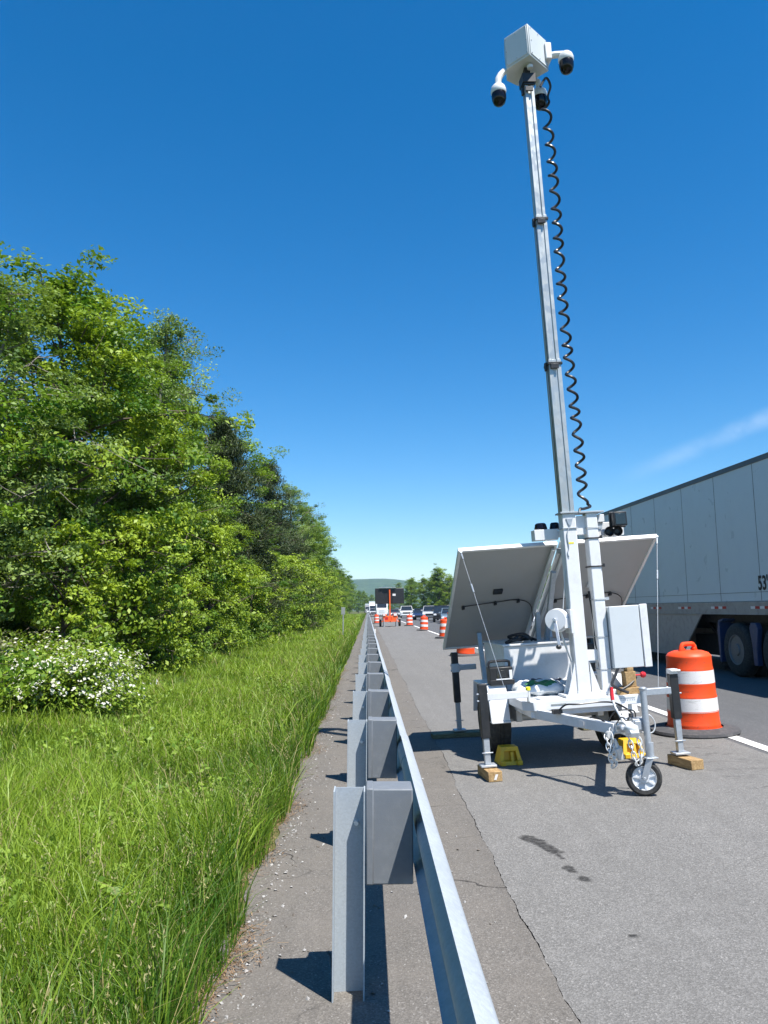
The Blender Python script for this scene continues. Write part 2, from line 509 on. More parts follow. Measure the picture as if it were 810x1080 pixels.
# pavement
def wob(y, s, a, ph=0): return a*(math.sin(y*s+ph) + .6*math.sin(y*s*2.7+1.3+ph) + .35*math.sin(y*s*6.1+ph*2) + .25*math.sin(y*s*17.3+ph))
def near_ys(y0, y1):
    return np.concatenate([np.arange(y0, 14, .02), np.arange(14, 60, .4), np.linspace(60, y1, 30)])
M['asp_edge'] = asphalt('edge_strip_asphalt', (.090, .083, .074), (.225, .208, .186), 1, warm=(.165, .148, .128))
M['asp_shoulder'] = asphalt('shoulder_asphalt', (.112, .108, .101), (.262, .254, .240), 2, rumble=True, stain=True)
M['asp_lane'] = asphalt('lane_asphalt', (.072, .073, .075), (.15, .15, .152), 3)
M['crackfill'] = paint('crack_fill', (.035, .031, .027), .9, var=.3, scale=20)
sheet('pavement_base', [-.9, .4, 3.8, 11.35], None, -6, 900, M['crackfill'], 2, -.012)
sheet('guardrail_strip', [-.7, -.3, .2, .76], None, -6, 900, M['asp_edge'], near_ys(-6, 900), 0,
      left=lambda y: -.68 + wob(y, 1.1, .05, 2), right=lambda y: .762 + wob(y, .9, .012) + wob(y, 9, .0035, 1))
sheet('shoulder', [.77, 2, 3.0, 3.8], None, -6, 900, M['asp_shoulder'], near_ys(-6, 900), 0,
      left=lambda y: .7655 + wob(y, .9, .012) + wob(y, 9, .0035, 1) + .003*math.sin(y*5.3)*math.sin(y*2.1) + .0016*math.sin(y*61) + .0014*math.sin(y*97) + .0012*math.sin(y*143))
sheet('road', [3.8, 7.5, 11.3], None, -6, 900, M['asp_lane'], 40, 0)
sheet('edge_line', [3.86, 4.00], None, -6, 400, M['linepaint'], 40, .005)

# ------------------------------------------------------------------ grass
def grass_field():
    Vs, Fs, Ts = [], [], []
    base = 0
    zones = [(1.5, 4.2, 6200, .0045, .26), (4.2, 8, 3800, .006, .25), (8, 16, 1800, .009, .24), (16, 32, 700, .015, .25), (32, 70, 220, .03, .28), (70, 220, 45, .075, .32)]
    for (y0, y1, den, w, h) in zones:
        xl = min(6.5, .56*y1 + 1.0)
        n = int((y1-y0)*(xl-.6)*den)
        x = -.60 - (xl-.6)*rng.random(n); y = y0 + (y1-y0)*rng.random(n)
        keep = (-x < .56*y + .8)
        # patchy density
        pn = np.sin(x*2.1+1.3*np.sin(y*1.1)) + np.sin(y*1.7+x*.8+.7*np.sin(x*3.1)) + .6*np.sin(x*5.3+y*3.9)
        keep &= rng.random(n) < np.clip(.72+.18*pn, .3, 1)
        edge = -.66 + .06*np.sin(y*2.3)+.05*np.sin(y*5.1+1)+.03*np.sin(y*13.)
        keep &= x < edge + .04*rng.random(n)
        x, y, pn, edge = x[keep], y[keep], pn[keep], edge[keep]; n = len(x)
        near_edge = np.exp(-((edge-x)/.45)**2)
        hh = h*(.45+.8*rng.random(n)**1.4)*(1+.55*near_edge*rng.random(n)) * (1+.12*pn)
        tall = rng.random(n) < .05
        hh = np.where(tall, hh*1.6, hh)
        hh = hh*(1 + .5*near_edge)
        z = grass_z(x, y) - .01
        az = rng.random(n)*2*PI
        lean = hh*(.15+.60*rng.random(n)**1.3)
        lx, ly = np.cos(az)*lean, np.sin(az)*lean
        wd = w*(.6+.8*rng.random(n))
        pa = rng.random(n)*2*PI
        wx, wy = np.cos(pa)*wd*.5, np.sin(pa)*wd*.5
        V = np.zeros((n, 8, 3))
        for k, (fh, fl, fw) in enumerate(((0, 0, 1), (.42, .18, .95), (.78, .55, .7), (.98, 1.0, .12))):
            V[:, 2*k, 0] = x + lx*fl - wx*fw; V[:, 2*k, 1] = y + ly*fl - wy*fw; V[:, 2*k, 2] = z + hh*fh*(1-.15*fl)
            V[:, 2*k+1, 0] = x + lx*fl + wx*fw; V[:, 2*k+1, 1] = y + ly*fl + wy*fw; V[:, 2*k+1, 2] = z + hh*fh*(1-.15*fl)
        F = np.zeros((n, 3, 4), int); idx = base + np.arange(n)*8
        for k in range(3):
            for q, s in enumerate((0, 1, 3, 2)): F[:, k, q] = idx + 2*k + s
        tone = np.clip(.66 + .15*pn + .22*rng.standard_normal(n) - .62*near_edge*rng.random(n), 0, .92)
        dead = rng.random(n) < .055 + .04*(tall)
        tone = np.where(dead, 1.0, tone)
        Vs.append(V.reshape(-1, 3)); Fs.append(F.reshape(-1, 4)); Ts.append(np.repeat(tone, 3)); base += n*8
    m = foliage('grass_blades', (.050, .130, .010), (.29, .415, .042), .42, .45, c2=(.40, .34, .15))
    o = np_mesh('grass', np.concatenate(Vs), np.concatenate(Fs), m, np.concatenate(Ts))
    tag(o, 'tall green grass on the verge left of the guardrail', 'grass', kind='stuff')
grass_field()

def seed_heads():
    # feathery seed heads and low broad leaved weeds between the blades
    n = 1500
    y = 2.0 + 26*rng.random(n)**1.5; x = -.62 - np.abs(rng.standard_normal(n))*.9
    k = (-x < .5*y + .8); x, y = x[k], y[k]; n = len(x)
    z = grass_z(x, y) + .30 + .22*rng.random(n)
    C = np.repeat(np.stack([x, y, z], 1), 9, 0) + rng.standard_normal((n*9, 3))*np.array([.010, .010, .035])
    el = np.tile(np.array([[0, 0, 1.0]]), (n*9, 1))
    V, F = leaf_quads(C, np.zeros_like(C), .016, .3, 0, el)
    m = foliage('seed_heads', (.24, .24, .09), (.40, .37, .18), .3, .7)
    tag(np_mesh('seed_heads', V, F, m, rng.random(len(F))), 'pale feathery seed heads standing above the verge grass', 'seed heads', kind='stuff')
    n = 3400
    y = 2.0 + 14*rng.random(n)**1.3; x = -.9 - 5*rng.random(n)
    pn = np.sin(x*1.9+y*.7) + np.sin(y*1.3-x*1.1)
    k = (-x < .5*y + .8) & (pn > .1); x, y = x[k], y[k]; n = len(x)
    z = grass_z(x, y) + .06 + .16*rng.random(n)
    C = np.repeat(np.stack([x, y, z], 1), 7, 0) + rng.standard_normal((n*7, 3))*np.array([.05, .05, .03])
    V, F = leaf_quads(C, np.zeros_like(C), .055, .6, 1.1)
    m = foliage('weed_leaves', (.10, .20, .02), (.30, .42, .06), .35, .5)
    tag(np_mesh('weeds', V, F, m, rng.random(len(F))), 'low broad leaved weeds growing in the verge grass', 'weeds', kind='stuff')

def litter():
    # dead grass and needles along the pavement edge
    n = 9000
    y = 2.0 + 20*rng.random(n)**1.7
    edge = -.66 + .06*np.sin(y*2.3)+.05*np.sin(y*5.1+1)
    x = edge + np.abs(rng.standard_normal(n))*.07 - .05
    z = np.array([gz(a) for a in x]) + .004 + .02*rng.random(n)
    z = np.maximum(z, grass_z(x, y)+.005)
    a = rng.random(n)*2*PI; ln = .012+.045*rng.random(n)**2; w = .0006+.0014*rng.random(n)
    dx, dy = np.cos(a)*ln, np.sin(a)*ln; px, py = -np.sin(a)*w, np.cos(a)*w; dz = .02*(rng.random(n)-.3)
    V = np.stack([np.stack([x-px, y-py, z], 1), np.stack([x+px, y+py, z], 1), np.stack([x+dx+px, y+dy+py, z+dz], 1), np.stack([x+dx-px, y+dy-py, z+dz], 1)], 1).reshape(-1, 3)
    F = np.arange(4*n).reshape(-1, 4)
    m = foliage('dead_grass', (.13, .065, .03), (.34, .23, .13), .1, .7)
    tag(np_mesh('dead_grass', V, F, m, rng.random(n)), 'brown dead grass and twigs along the pavement edge', 'litter', kind='stuff')
    # pebbles
    mb = MB()
    oct_v = [(1,0,0),(0,1,0),(-1,0,0),(0,-1,0),(0,0,1),(0,0,-.4)]
    oct_f = [(0,1,4),(1,2,4),(2,3,4),(3,0,4),(1,0,5),(2,1,5),(3,2,5),(0,3,5)]
    for i in range(2600):
        yy = 1.8 + 13*random.random()**1.6
        if random.random() < .72: xx = -.64 + abs(random.gauss(0, .11)) + .05
        else: xx = -.6 + 1.3*random.random()
        s = .0025 + .010*random.random()**4
        T = Matrix.Translation((xx, yy, gz(xx)+s*.3)) @ Euler((random.random()*.6, random.random()*.6, random.random()*6)).to_matrix().to_4x4() @ Matrix.Diagonal((s*(.7+.8*random.random()), s, s*(.5+.4*random.random()), 1))
        mb.m(random.choice((0, 0, 0, 1, 1, 1, 2))).add(oct_v, oct_f, T)
    o = mb.build('gravel', [paint('grey_gravel', (.30, .29, .28), .8, var=.3), paint('brown_gravel', (.14, .12, .10), .8, var=.3), paint('pale_gravel', (.36, .35, .33), .8, var=.25)], ang=10)
    tag(o, 'loose gravel scattered on the strip beside the guardrail', 'gravel', kind='stuff')
litter()

# ------------------------------------------------------------------ trees
def leaf_quads(C, N, size, asp=.55, up=.75, elong=None):
    """C (n,3) leaf centres, N outward hints; returns V,F"""
    n = len(C)
    nr = rng.standard_normal((n, 3)); nr /= np.linalg.norm(nr, axis=1)[:, None]
    nrm = nr + .55*N + np.array([0, 0, up]); nrm /= np.linalg.norm(nrm, axis=1)[:, None]
    t = rng.standard_normal((n, 3)) if elong is None else elong + .35*rng.standard_normal((n, 3))
    t -= nrm*np.sum(t*nrm, 1)[:, None]; t /= np.linalg.norm(t, axis=1)[:, None] + 1e-9
    b = np.cross(nrm, t)
    s = (size*(.6+.75*rng.random(n)))[:, None]
    V = np.stack([C - t*s*.5, C + b*s*asp*.5 + nrm*s*.10, C + t*s*.5 - nrm*s*.08, C - b*s*asp*.5 + nrm*s*.10], 1)
    return V.reshape(-1, 3), np.arange(4*n).reshape(-1, 4)

def make_tree(name, H, rad, seed, mat, bark, leaf=.095, clumps=620, per=58, low=.06, crad=.36, kind='broad', profile=None, toneshift=0.0):
    global rng
    rng = np.random.default_rng(seed); rd = random.Random(seed)
    root = empty(name)
    tb = MB()
    tp = []; off = Vector((rd.uniform(-.3, .3), rd.uniform(-.3, .3), 0))
    for k in range(9):
        f = k/8
        tp.append((off.x*f*f*2 + .12*math.sin(f*7+seed), off.y*f*f*2 + .12*math.cos(f*6+seed*2), H*.93*f))
    tb.tube(tp, [.02+.014*H*(1-k/8)**1.1 for k in range(9)], 8)
    def trunk_at(z):
        f = max(0, min(.999, z/(H*.93)))*8; i = int(f); a = Vector(tp[i]); b = Vector(tp[i+1]); return a.lerp(b, f-i)
    prof = profile or (lambda f: math.sqrt(max(0, 1-((f-.42)/.60)**2)) if f > .42 else .72+.28*(f/.42))
    cents = []
    nl = 46
    for k in range(nl):
        f = low + (1-low)*((k+.5)/nl)**.95
        p0 = trunk_at(f*H*.9)
        az = k*2.39996 + rd.uniform(-.5, .5)
        ln = rad*prof(f)*rd.uniform(.62, 1.12)
        if ln < .2: ln = .2
        el = R(rd.uniform(8, 40)) + f*R(25) if kind == 'broad' else R(rd.uniform(5, 35))
        d = Vector((math.cos(az)*math.cos(el), math.sin(az)*math.cos(el), math.sin(el)))
        pts = [p0]
        cur = d.copy()
        for s in range(4):
            cur = (cur + Vector((rd.uniform(-.28, .28), rd.uniform(-.28, .28), rd.uniform(-.22, .2)))).normalized()
            pts.append(pts[-1] + cur*ln/4)
        r0 = .008 + .012*ln
        tb.tube(pts, [r0, r0*.8, r0*.6, r0*.4, r0*.2], 5)
        m = max(3, int(clumps/nl*(.35+.9*prof(f))))
        for c in range(m):
            q = rd.uniform(.38, 1.05)**.8
            i = min(3, int(q*4)); b = pts[i].lerp(pts[i+1], q*4-i) if q < 1 else pts[4]
            sp = .10 + .34*ln*q*.55
            tip = b + Vector((rd.gauss(0, sp), rd.gauss(0, sp), rd.gauss(0, sp*.75)))
            if (tip - b).length > .25: tb.tube([b, b.lerp(tip, .5)+Vector((0, 0, -.03)), tip], [r0*.35, r0*.22, r0*.1], 3, cap=False)
            if tip.z > .15: cents.append(tip)
    tb.build('trunk', bark, root)
    Cn = np.array([tuple(c) for c in cents]); n = len(Cn)
    cs = crad*(.55+.8*rng.random(n))
    ct = rng.standard_normal(n)*.26
    rep = (per*(.5+rng.random(n))).astype(int)
    idx = np.repeat(np.arange(n), rep)
    G = rng.standard_normal((len(idx), 3)); G /= (np.linalg.norm(G, axis=1)[:, None]+1e-6)
    G *= (rng.random(len(idx))**.40)[:, None]
    G[:, 2] *= .55
    P = Cn[idx] + G*cs[idx][:, None]*1.15
    ok = P[:, 2] > .05; P = P[ok]; idx = idx[ok]; G = G[ok]
    axis = P.copy(); axis[:, 2] -= H*.45; axis /= np.linalg.norm(axis, axis=1)[:, None]+1e-6
    if kind == 'cedar':
        el = axis*.8 + G*.6 + np.array([0, 0, .55])
        Vv, Ff = leaf_quads(P, axis, leaf, .16, .1, el)
    else:
        Vv, Ff = leaf_quads(P, axis, leaf)
    tone = np.clip(.45 + toneshift + ct[idx] + .13*rng.standard_normal(len(idx)), 0, 1)
    np_mesh('crown', Vv, Ff, mat, tone, root)
    return root

bark = paint('bark', (.10, .075, .055), .9, var=.3, scale=9, bump=.6, bscale=30)
barkg = paint('grey_bark', (.17, .15, .13), .9, var=.3, scale=9, bump=.6, bscale=30)
F_bright = foliage('bright_leaves', (.060, .15, .014), (.33, .44, .042),.34)
F_mid = foliage('mid_green_leaves', (.050, .13, .014), (.25, .37, .038),.34)
F_pale = foliage('pale_leaves', (.085, .155, .038), (.28, .385, .10),.34)
F_cedar = foliage('cedar_needles', (.020, .042, .010), (.070, .095, .024), .15, .6)
F_vine = foliage('vine_leaves', (.045, .135, .013), (.26, .39, .038),.34)

cone = lambda f: max(.06, (1-f)**.75)*(.75+.25*min(1, f/.12))
proto = {
    'bright': make_tree('leafy_tree', 9.5, 2.7, 3, F_bright, bark, .125, 400, 92, crad=.37),
    'mid': make_tree('leafy_tree', 10.0, 2.6, 5, F_mid, bark, .105, 440, 92, crad=.36),
    'pale': make_tree('leafy_tree', 10.0, 2.4, 9, F_pale, barkg, .085, 420, 80, low=.12, crad=.30),
    'cedar': make_tree('cedar_tree', 9.0, 2.3, 13, F_cedar, bark, .16, 760, 95, low=.05, crad=.34, kind='cedar', profile=cone),
    'vine': make_tree('vine_covered_tree', 7.5, 1.9, 17, F_vine, bark, .085, 640, 110, low=.02, crad=.34, profile=lambda f: .9 if f < .7 else max(.15, 1-(f-.7)*2.6)),
    'sapling': make_tree('sapling', 4.2, 1.5, 21, F_bright, bark, .125, 190, 55, low=.04, crad=.27, toneshift=.22),
}
used = set()
NAME = {'bright': 'leafy_tree', 'mid': 'leafy_tree', 'pale': 'leafy_tree', 'cedar': 'cedar_tree', 'vine': 'vine_covered_tree', 'sapling': 'sapling'}
def plant(kind, x, y, s, rz, label, group, sz=None):
    if kind in used: o = copy_tree(proto[kind])
    else: o = proto[kind]; used.add(kind)
    o.location = (x, y, float(grass_z(np.float64(x), y))-.05 if x < 0 else .0)
    o.rotation_euler = (0, 0, rz); o.scale = (s, s, sz or s)
    tag(o, label, 'tree', group)
    return o
G1 = 'trees along the verge'
near = [
    ('vine', -5.9, 8.6, 1.0, .3, 'tree wrapped in green vines at the left edge, nearest to the camera', .92),
    ('mid', -8.4, 10.6, .95, 1.1, 'broad leafy tree behind the vine covered tree at the left edge', .66),
    ('pale', -6.9, 13.2, .98, 2.0, 'pale green leafy tree rising behind the white flowering shrub', .80),
    ('bright', -6.6, 16.5, .95, .6, 'bright green leafy tree second behind the white flowering shrub', .97),
    ('mid', -7.3, 20.5, 1.0, 4.4, 'mid green tree between the bright leafy tree and the airy pale tree', .98),
    ('pale', -7.0, 26.0, 1.05, 4.0, 'airy pale tree with a separate pointed top rising from the tree wall', 1.22),
    ('bright', -5.9, 21.5, .75, 3.1, 'lower bright green tree with branches reaching over the grass', .75),
    ('bright', -5.4, 27.0, .6, 1.9, 'short bright leafy tree left of the first dark cedar', .55),
    ('cedar', -6.0, 33.5, 1.3, 1.3, 'dark brownish cedar standing left of the bigger dark cedar', 1.22),
    ('mid', -7.0, 39.5, 1.25, 2.6, 'mid green leafy tree between the two dark cedars', 1.17),
    ('bright', -7.9, 28.5, 1.1, 5.2, 'tall bright green tree just left of the first dark cedar', 1.22),
    ('bright', -5.2, 42.0, .6, 0.9, 'short bright leafy tree in front of the bigger dark cedar', .5),
    ('cedar', -6.1, 50.0, 1.35, 0.4, 'big dark cedar standing out darkest in the tree row', 1.36),
    ('pale', -6.4, 61.0, 1.15, 1.0, 'pale airy tree just beyond the big dark cedar', 1.2),
    ('mid', -6.2, 70.0, 1.15, 5.0, 'mid green tree second beyond the big dark cedar', 1.15),
    ('bright', -6.2, 79.0, 1.15, 2.2, 'bright green tree third beyond the big dark cedar', 1.12),
]
for (k, x, y, s, rz, lab, szz) in near: plant(k, x, y, s, rz, lab, G1, szz)
rd = random.Random(5)
kinds = ['mid', 'bright', 'mid', 'pale', 'cedar', 'bright']
for i in range(16):           # row going on into the distance
    y = 88 + i*10 + rd.uniform(-2, 2)
    s = rd.uniform(1.0, 1.25)
    plant(kinds[i % 6], -6.9 + rd.uniform(-.7, .7), y, s, rd.uniform(0, 6), 'distant tree in the row along the verge, beyond the big dark cedar', 'distant trees along the verge', s*rd.uniform(.9, 1.02))
for i, (x, y) in enumerate(((-9.8, 12.2), (-9.6, 15.5), (-10, 19), (-10, 23), (-12.5, 14), (-13, 18), (-9.9, 27))):
    plant(('mid', 'bright', 'mid', 'mid')[i % 4], x, y, 1.0, i*1.7, 'leafy tree in the second row, half hidden behind the roadside trees', 'second row of trees', .72)
for i in range(17):           # second row behind, filling the gaps
    y = 8 + i*6.2 + rd.uniform(-1, 1); s = rd.uniform(.85, 1.0)
    plant(kinds[(i*2+1) % 4], -11.5 + rd.uniform(-1, 1), y, s, rd.uniform(0, 6), 'leafy tree in the second row, half hidden behind the roadside trees', 'second row of trees', s*rd.uniform(.72, .85))
sap = [(-5.2, 13.6, .72, 'sapling with bright leaves right behind the white flowering shrub'),
       (-4.9, 17.0, .85, 'bright leafy sapling at the foot of the tree wall, right of the flowering shrub'),
       (-4.7, 19.6, .55, 'small bright sapling leaning out over the grass edge'),
       (-4.9, 23.0, .95, 'taller bright sapling under the airy pale tree'),
       (-4.8, 30.5, .8, 'bright sapling at the foot of the first dark cedar'),
       (-4.9, 38.0, 1.0, 'leafy sapling between the two dark cedars')]
for i, (x, y, s, lab) in enumerate(sap): plant('sapling', x, y, s, i*1.3, lab, 'saplings at the edge of the trees')
for i in range(9):
    plant('sapling', -4.9+rd.uniform(-.4, .3), 45+i*9+rd.uniform(-2, 2), rd.uniform(.8, 1.2), rd.uniform(0, 6), 'far leafy sapling where the grass meets the trees', 'far saplings')
# trees beyond the traffic on the right
far = [('mid', 11.5, 205, 1.0), ('bright', 14.5, 200, 1.05), ('mid', 17.0, 196, 1.12), ('bright', 17.6, 192, 1.3), ('bright', 20.5, 194, 1.05), ('mid', 23.5, 190, 1.1), ('bright', 27, 188, 1.1),
       ('mid', 31, 182, 1.1), ('pale', 35, 178, 1.1), ('mid', 40, 170, 1.2), ('bright', 46, 165, 1.15), ('mid', 53, 160, 1.2), ('bright', 60, 150, 1.2), ('mid', 14, 250, 1.2), ('pale', 12, 300, 1.25), ('bright', 22, 240, 1.2), ('mid', 30, 235, 1.25)]
for (k, x, y, s) in far:
    plant(k, x, y, s, rd.uniform(0, 6), 'tree in the wood beyond the stopped traffic', 'trees beyond the traffic')
for (k, x, y, s) in [('mid', -4, 330, 1.0), ('bright', -7, 300, 1.1), ('mid', -2, 420, 1.2), ('mid', 3, 520, 1.2), ('bright', 9, 420, 1.2), ('mid', 14, 460, 1.3), ('bright', -1, 600, 1.3), ('mid', 8, 640, 1.3)]:
    plant(k, x, y, s, rd.uniform(0, 6), 'far tree where the road bends out of sight', 'far trees at the bend')
for k in proto:
    if k not in used: print('unused', k)

def shrub(name, x, y, rx, ry, h, n, mat, leaf, seed, label, cat, group=None, flowers=0):
    global rng
    rng = np.random.default_rng(seed); rd2 = random.Random(seed)
    root = empty(name, (x, y, float(grass_z(np.float64(x), y))-.02)); tag(root, label, cat, group)
    mb = MB(); cents = []
    for k in range(46):
        az = rd2.uniform(0, 2*PI); q = math.sqrt(rd2.random())
        tx, ty = rx*q*math.cos(az), ry*q*math.sin(az); tz = h*math.sqrt(max(.05, 1-q*q*.85))*rd2.uniform(.72, 1.08)
        pts = [(tx*.1, ty*.1, 0), (tx*.45, ty*.45, tz*.55), (tx*.8, ty*.8, tz*.95), (tx*1.05, ty*1.05, tz*.93)]
        mb.tube(pts, [.012, .009, .006, .003], 4, cap=False)
        for s in range(7):
            f = rd2.uniform(.25, 1); i = min(2, int(f*3)); b = Vector(pts[i]).lerp(Vector(pts[i+1]), f*3-i)
            cents.append(b + Vector((rd2.gauss(0, .12), rd2.gauss(0, .12), rd2.gauss(0, .08))))
    mb.build('stem', bark, root)
    Cn = np.array([tuple(c) for c in cents]); idx = rng.integers(0, len(Cn), n)
    G = rng.standard_normal((n, 3))*np.array([.15, .15, .10]); P = Cn[idx]+G; P = P[P[:, 2] > .02]; idx = idx[:len(P)]
    ax = P/np.array([rx, ry, h]); ax /= np.linalg.norm(ax, axis=1)[:, None]+1e-6
    Vv, Ff = leaf_quads(P, ax, leaf)
    np_mesh('foliage', Vv, Ff, mat, np.clip(.5+.22*rng.standard_normal(len(P)), 0, 1), root)
    if flowers:
        fx = []
        e = P/np.array([rx, ry, h]); rr = np.linalg.norm(e, axis=1)
        outer = P[(rr > .72) & (P[:, 2] > .25*h)]
        hub = outer[rng.integers(0, len(outer), flowers)]
        for c in hub:
            d = c/np.array([rx, ry, h]); d /= np.linalg.norm(d)+1e-6
            m = rng.integers(4, 11)
            fx.append(c + d*.05 + rng.standard_normal((m, 3))*np.array([.045, .045, .03]))
        fx = np.concatenate(fx); d = fx/np.array([rx, ry, h]); d /= np.linalg.norm(d, axis=1)[:, None]
        Vv, Ff = leaf_quads(fx, d*2.5, .045, .95)
        fl = foliage('white_petals', (.58, .58, .50), (.76, .75, .68), .3, .6)
        np_mesh('flower', Vv, Ff, fl, rng.random(len(fx)), root)
    return root
shrub('flowering_shrub', -4.35, 11.3, 1.15, 1.0, 1.15, 15000, F_bright, .06, 31, 'low green shrub covered with clusters of small white flowers', 'shrub', None, 340)
UB = 'undergrowth bushes along the trees'
und = [(-5.9, 9.6, .9, .8, 1.3, 'leafy bush in shade at the left edge, beside the flowering shrub'), (-5.6, 15.0, 1.0, .9, 1.3, 'dark leafy bush behind the right end of the flowering shrub'),
       (-4.75, 18.3, .7, .7, .8, 'low bush at the grass edge between two saplings'), (-5.1, 21.0, .9, .9, 1.3, 'rounded bush under the low bright tree'),
       (-5.0, 25.3, 1.0, .9, 1.2, 'leafy bush at the foot of the airy pale tree'), (-4.9, 28.0, .8, .8, 1.0, 'low leafy bush left of the first dark cedar'), (-5.0, 33.5, 1.2, 1.0, 1.6, 'leafy bush at the grass edge beside the first dark cedar')]
for i, (x, y, rx, ry, h, lab) in enumerate(und):
    shrub('bush', x, y, rx, ry, h, 5200, F_mid if i % 2 else F_bright, .08, 40+i, lab, 'bush', UB)
farb = shrub('bush', -4.9, 42, 1.2, 1.1, 1.7, 4200, F_bright, .10, 60, 'far bush low along the tree row', 'bush', 'far bushes along the trees')
for i in range(12):
    c = copy_tree(farb); c.location = (-4.8+rd.uniform(-.4, .3), 48+i*8+rd.uniform(-2, 2), -.02); c.rotation_euler = (0, 0, rd.uniform(0, 6)); s = rd.uniform(.8, 1.3); c.scale = (s, s, s)

seed_heads()

# distant wooded hill
def hill():
    nx, ny = 90, 30
    xs = np.linspace(-1600, 2200, nx); ys = np.linspace(2300, 4300, ny)
    X, Y = np.meshgrid(xs, ys)
    ridge = np.exp(-((Y-3200)/520)**2)
    Z = (118 + 8*np.sin(X*.0031+2.4) + 4*np.sin(X*.0093+1) + 3*np.sin(X*.021) - .016*(X-100))*ridge - .7
    V = np.stack([X, Y, Z], -1).reshape(-1, 3)
    F = np.array([(j*nx+i, j*nx+i+1, (j+1)*nx+i+1, (j+1)*nx+i) for j in range(ny-1) for i in range(nx-1)])
    t = NT('far_forest')
    n = t.noise(.035, 6, .7)
    col = t.mix(t.rng(n, .35, .65), (.022, .05, .014), (.06, .10, .03))
    t.bsdf(col, .9, 0, t.bump(n, 1.0, 8), .1)
    tag(np_mesh('hills', V, F, t.m, smooth=True), kind='structure')
hill()

# ------------------------------------------------------------------ guardrail
def guardrail():
    root = empty('guardrail', (.1, 3.2, 0)); tag(root, 'galvanised steel guardrail on posts running along the shoulder', 'guardrail')
    def W(n, mb): return mb
    # W-beam profile (x towards the traffic, z), as a thin closed strip
    ctr = [(.190, .772), (.197, .770), (.213, .757), (.236, .741), (.247, .722), (.247, .690), (.236, .668), (.206, .640), (.198, .622), (.198, .600), (.206, .582), (.236, .552), (.247, .530), (.247, .500), (.236, .480), (.213, .462), (.197, .449), (.190, .447)]
    th = .0035; rev = []
    for i, (x, z) in enumerate(ctr):
        a = ctr[max(0, i-1)]; b = ctr[min(len(ctr)-1, i+1)]
        dx, dz = b[0]-a[0], b[1]-a[1]; l = math.hypot(dx, dz)
        rev.append((x - (-dz)/l*th*-1, z - dx/l*th*-1) if False else (x + dz/l*th, z - dx/l*th))
    poly = ctr + rev[::-1]
    mb = MB()
    y = -3.0; k = 0
    while y < 420:
        ln = 3.81 if y < 60 else 38.1
        o = .004 if k % 2 else 0.0
        mb.prism([(px - .1 + o, pz) for px, pz in poly], y - 3.2, y - 3.2 + ln + (.25 if k % 2 else 0), 'y')
        y += ln; k += 1
    mb.build('rail', M['railgalv'], root, ang=50)
    rb = MB()
    rb.prism([(.10, .772), (.145, .772), (.145, .90), (.10, .90)], 24.2-3.2, 24.215-3.2, 'y')
    rb.build('reflector', M['sheet'], root, .003)
    # post (I section), block and bolt
    def post_mesh():
        p = MB()
        for x in (-.134, -.012): p.box(x-.003, x+.003, -.052, .050, -.3, .772)
        p.box(-.131, -.015, .035, .040, -.3, .770)
        return p
    post = post_mesh().build('post', M['postgalv'], root)
    b = MB(); b.box(-.004, .184, -.055, .095, .415, .782); b.box(-.006, .026, -.061, .09, .415, .786)
    blk = b.build('block', M['block'], post, .006)
    q = MB(); q.cyl((-.045, .036, .63), (-.045, .018, .63), .011, .009, 8)
    bolt = q.build('bolt', M['chain'], post)
    Y0 = 3.27
    post.location = (-.1+.0, Y0-3.2, 0)
    post.rotation_euler = (0, 0, 0)
    for c in (post,): c.location.x = -.1
    for i in [-2] + list(range(1, 92)):
        c = copy_tree(post, root)
        c.location = (-.1 + random.uniform(-.006, .006), Y0-3.2 + 1.905*i, random.uniform(-.008, .008))
        c.rotation_euler = (0, random.uniform(-.012, .012), random.uniform(-.03, .03))
    return root
guardrail()

# small sign post in the grass
t = empty('delineator_post', (-1.27, 40, 0)); tag(t, 'small grey sign on a thin post standing in the grass', 'sign')
mb = MB(); mb.box(-.03, .03, -.015, .015, -.2, 1.6); mb.build('pole', M['signgrey'], t, .004)
mb = MB(); mb.box(-.10, .10, -.022, -.016, 1.25, 1.62); mb.build('plate', M['signgrey'], t, .002)

# ------------------------------------------------------------------ traffic barrels
def barrel_mesh():
    root = empty('traffic_barrel')
    # body rings: stepped bands
    prof = []
    bands = [(.285, .03, .10), (.276, .10, .25), (.270, .25, .40), (.262, .40, .55), (.254, .55, .70), (.246, .70, .845)]
    mb = MB(); pr = [(.30, .02), (.305, .05), (.29, .07)]
    for (r, z0, z1) in bands: pr += [(r+.004, z0+.012), (r+.003, z0+.02), (r, z0+.03), (r-.003, z1-.012), (r-.001, z1)]
    pr += [(.240, .855), (.215, .885), (.16, .905), (.0, .912)]
    mb.lathe(pr, n=48)
    mb.build('shell', M['barrel'], root, ang=50)
    for (z0, z1, r) in ((.245, .395, .273), (.545, .695, .258)):
        s = MB(); s.lathe([(r-.004, z0), (r+.002, z0), (r-.0045, z1), (r-.011, z1)], n=48, cap=False); s.build('stripe', M['barrelsheet'], root, ang=60)
    h = MB(); pts = []
    for k in range(17):
        a = PI*k/16; pts.append((-.105*math.cos(a), 0, .885 + .095*min(1, 1.35*math.sin(a))))
    h.tube(pts, [.026]*17, 10); 
    h.prism([(-.125, .88), (-.10, .95), (-.06, .93), (-.075, .88)], -.028, .028, 'y'); h.prism([(.125, .88), (.10, .95), (.06, .93), (.075, .88)], -.028, .028, 'y')
    h.build('handle', M['barrel'], root, .006)
    b = MB(); pr = [(.30, .002), (.47, .002), (.485, .02), (.475, .045), (.43, .055), (.36, .07), (.31, .075)]
    b.lathe(pr, n=44, cap=False); b.build('rubber_base', M['mat_rubber'], root)
    return root
B = barrel_mesh()
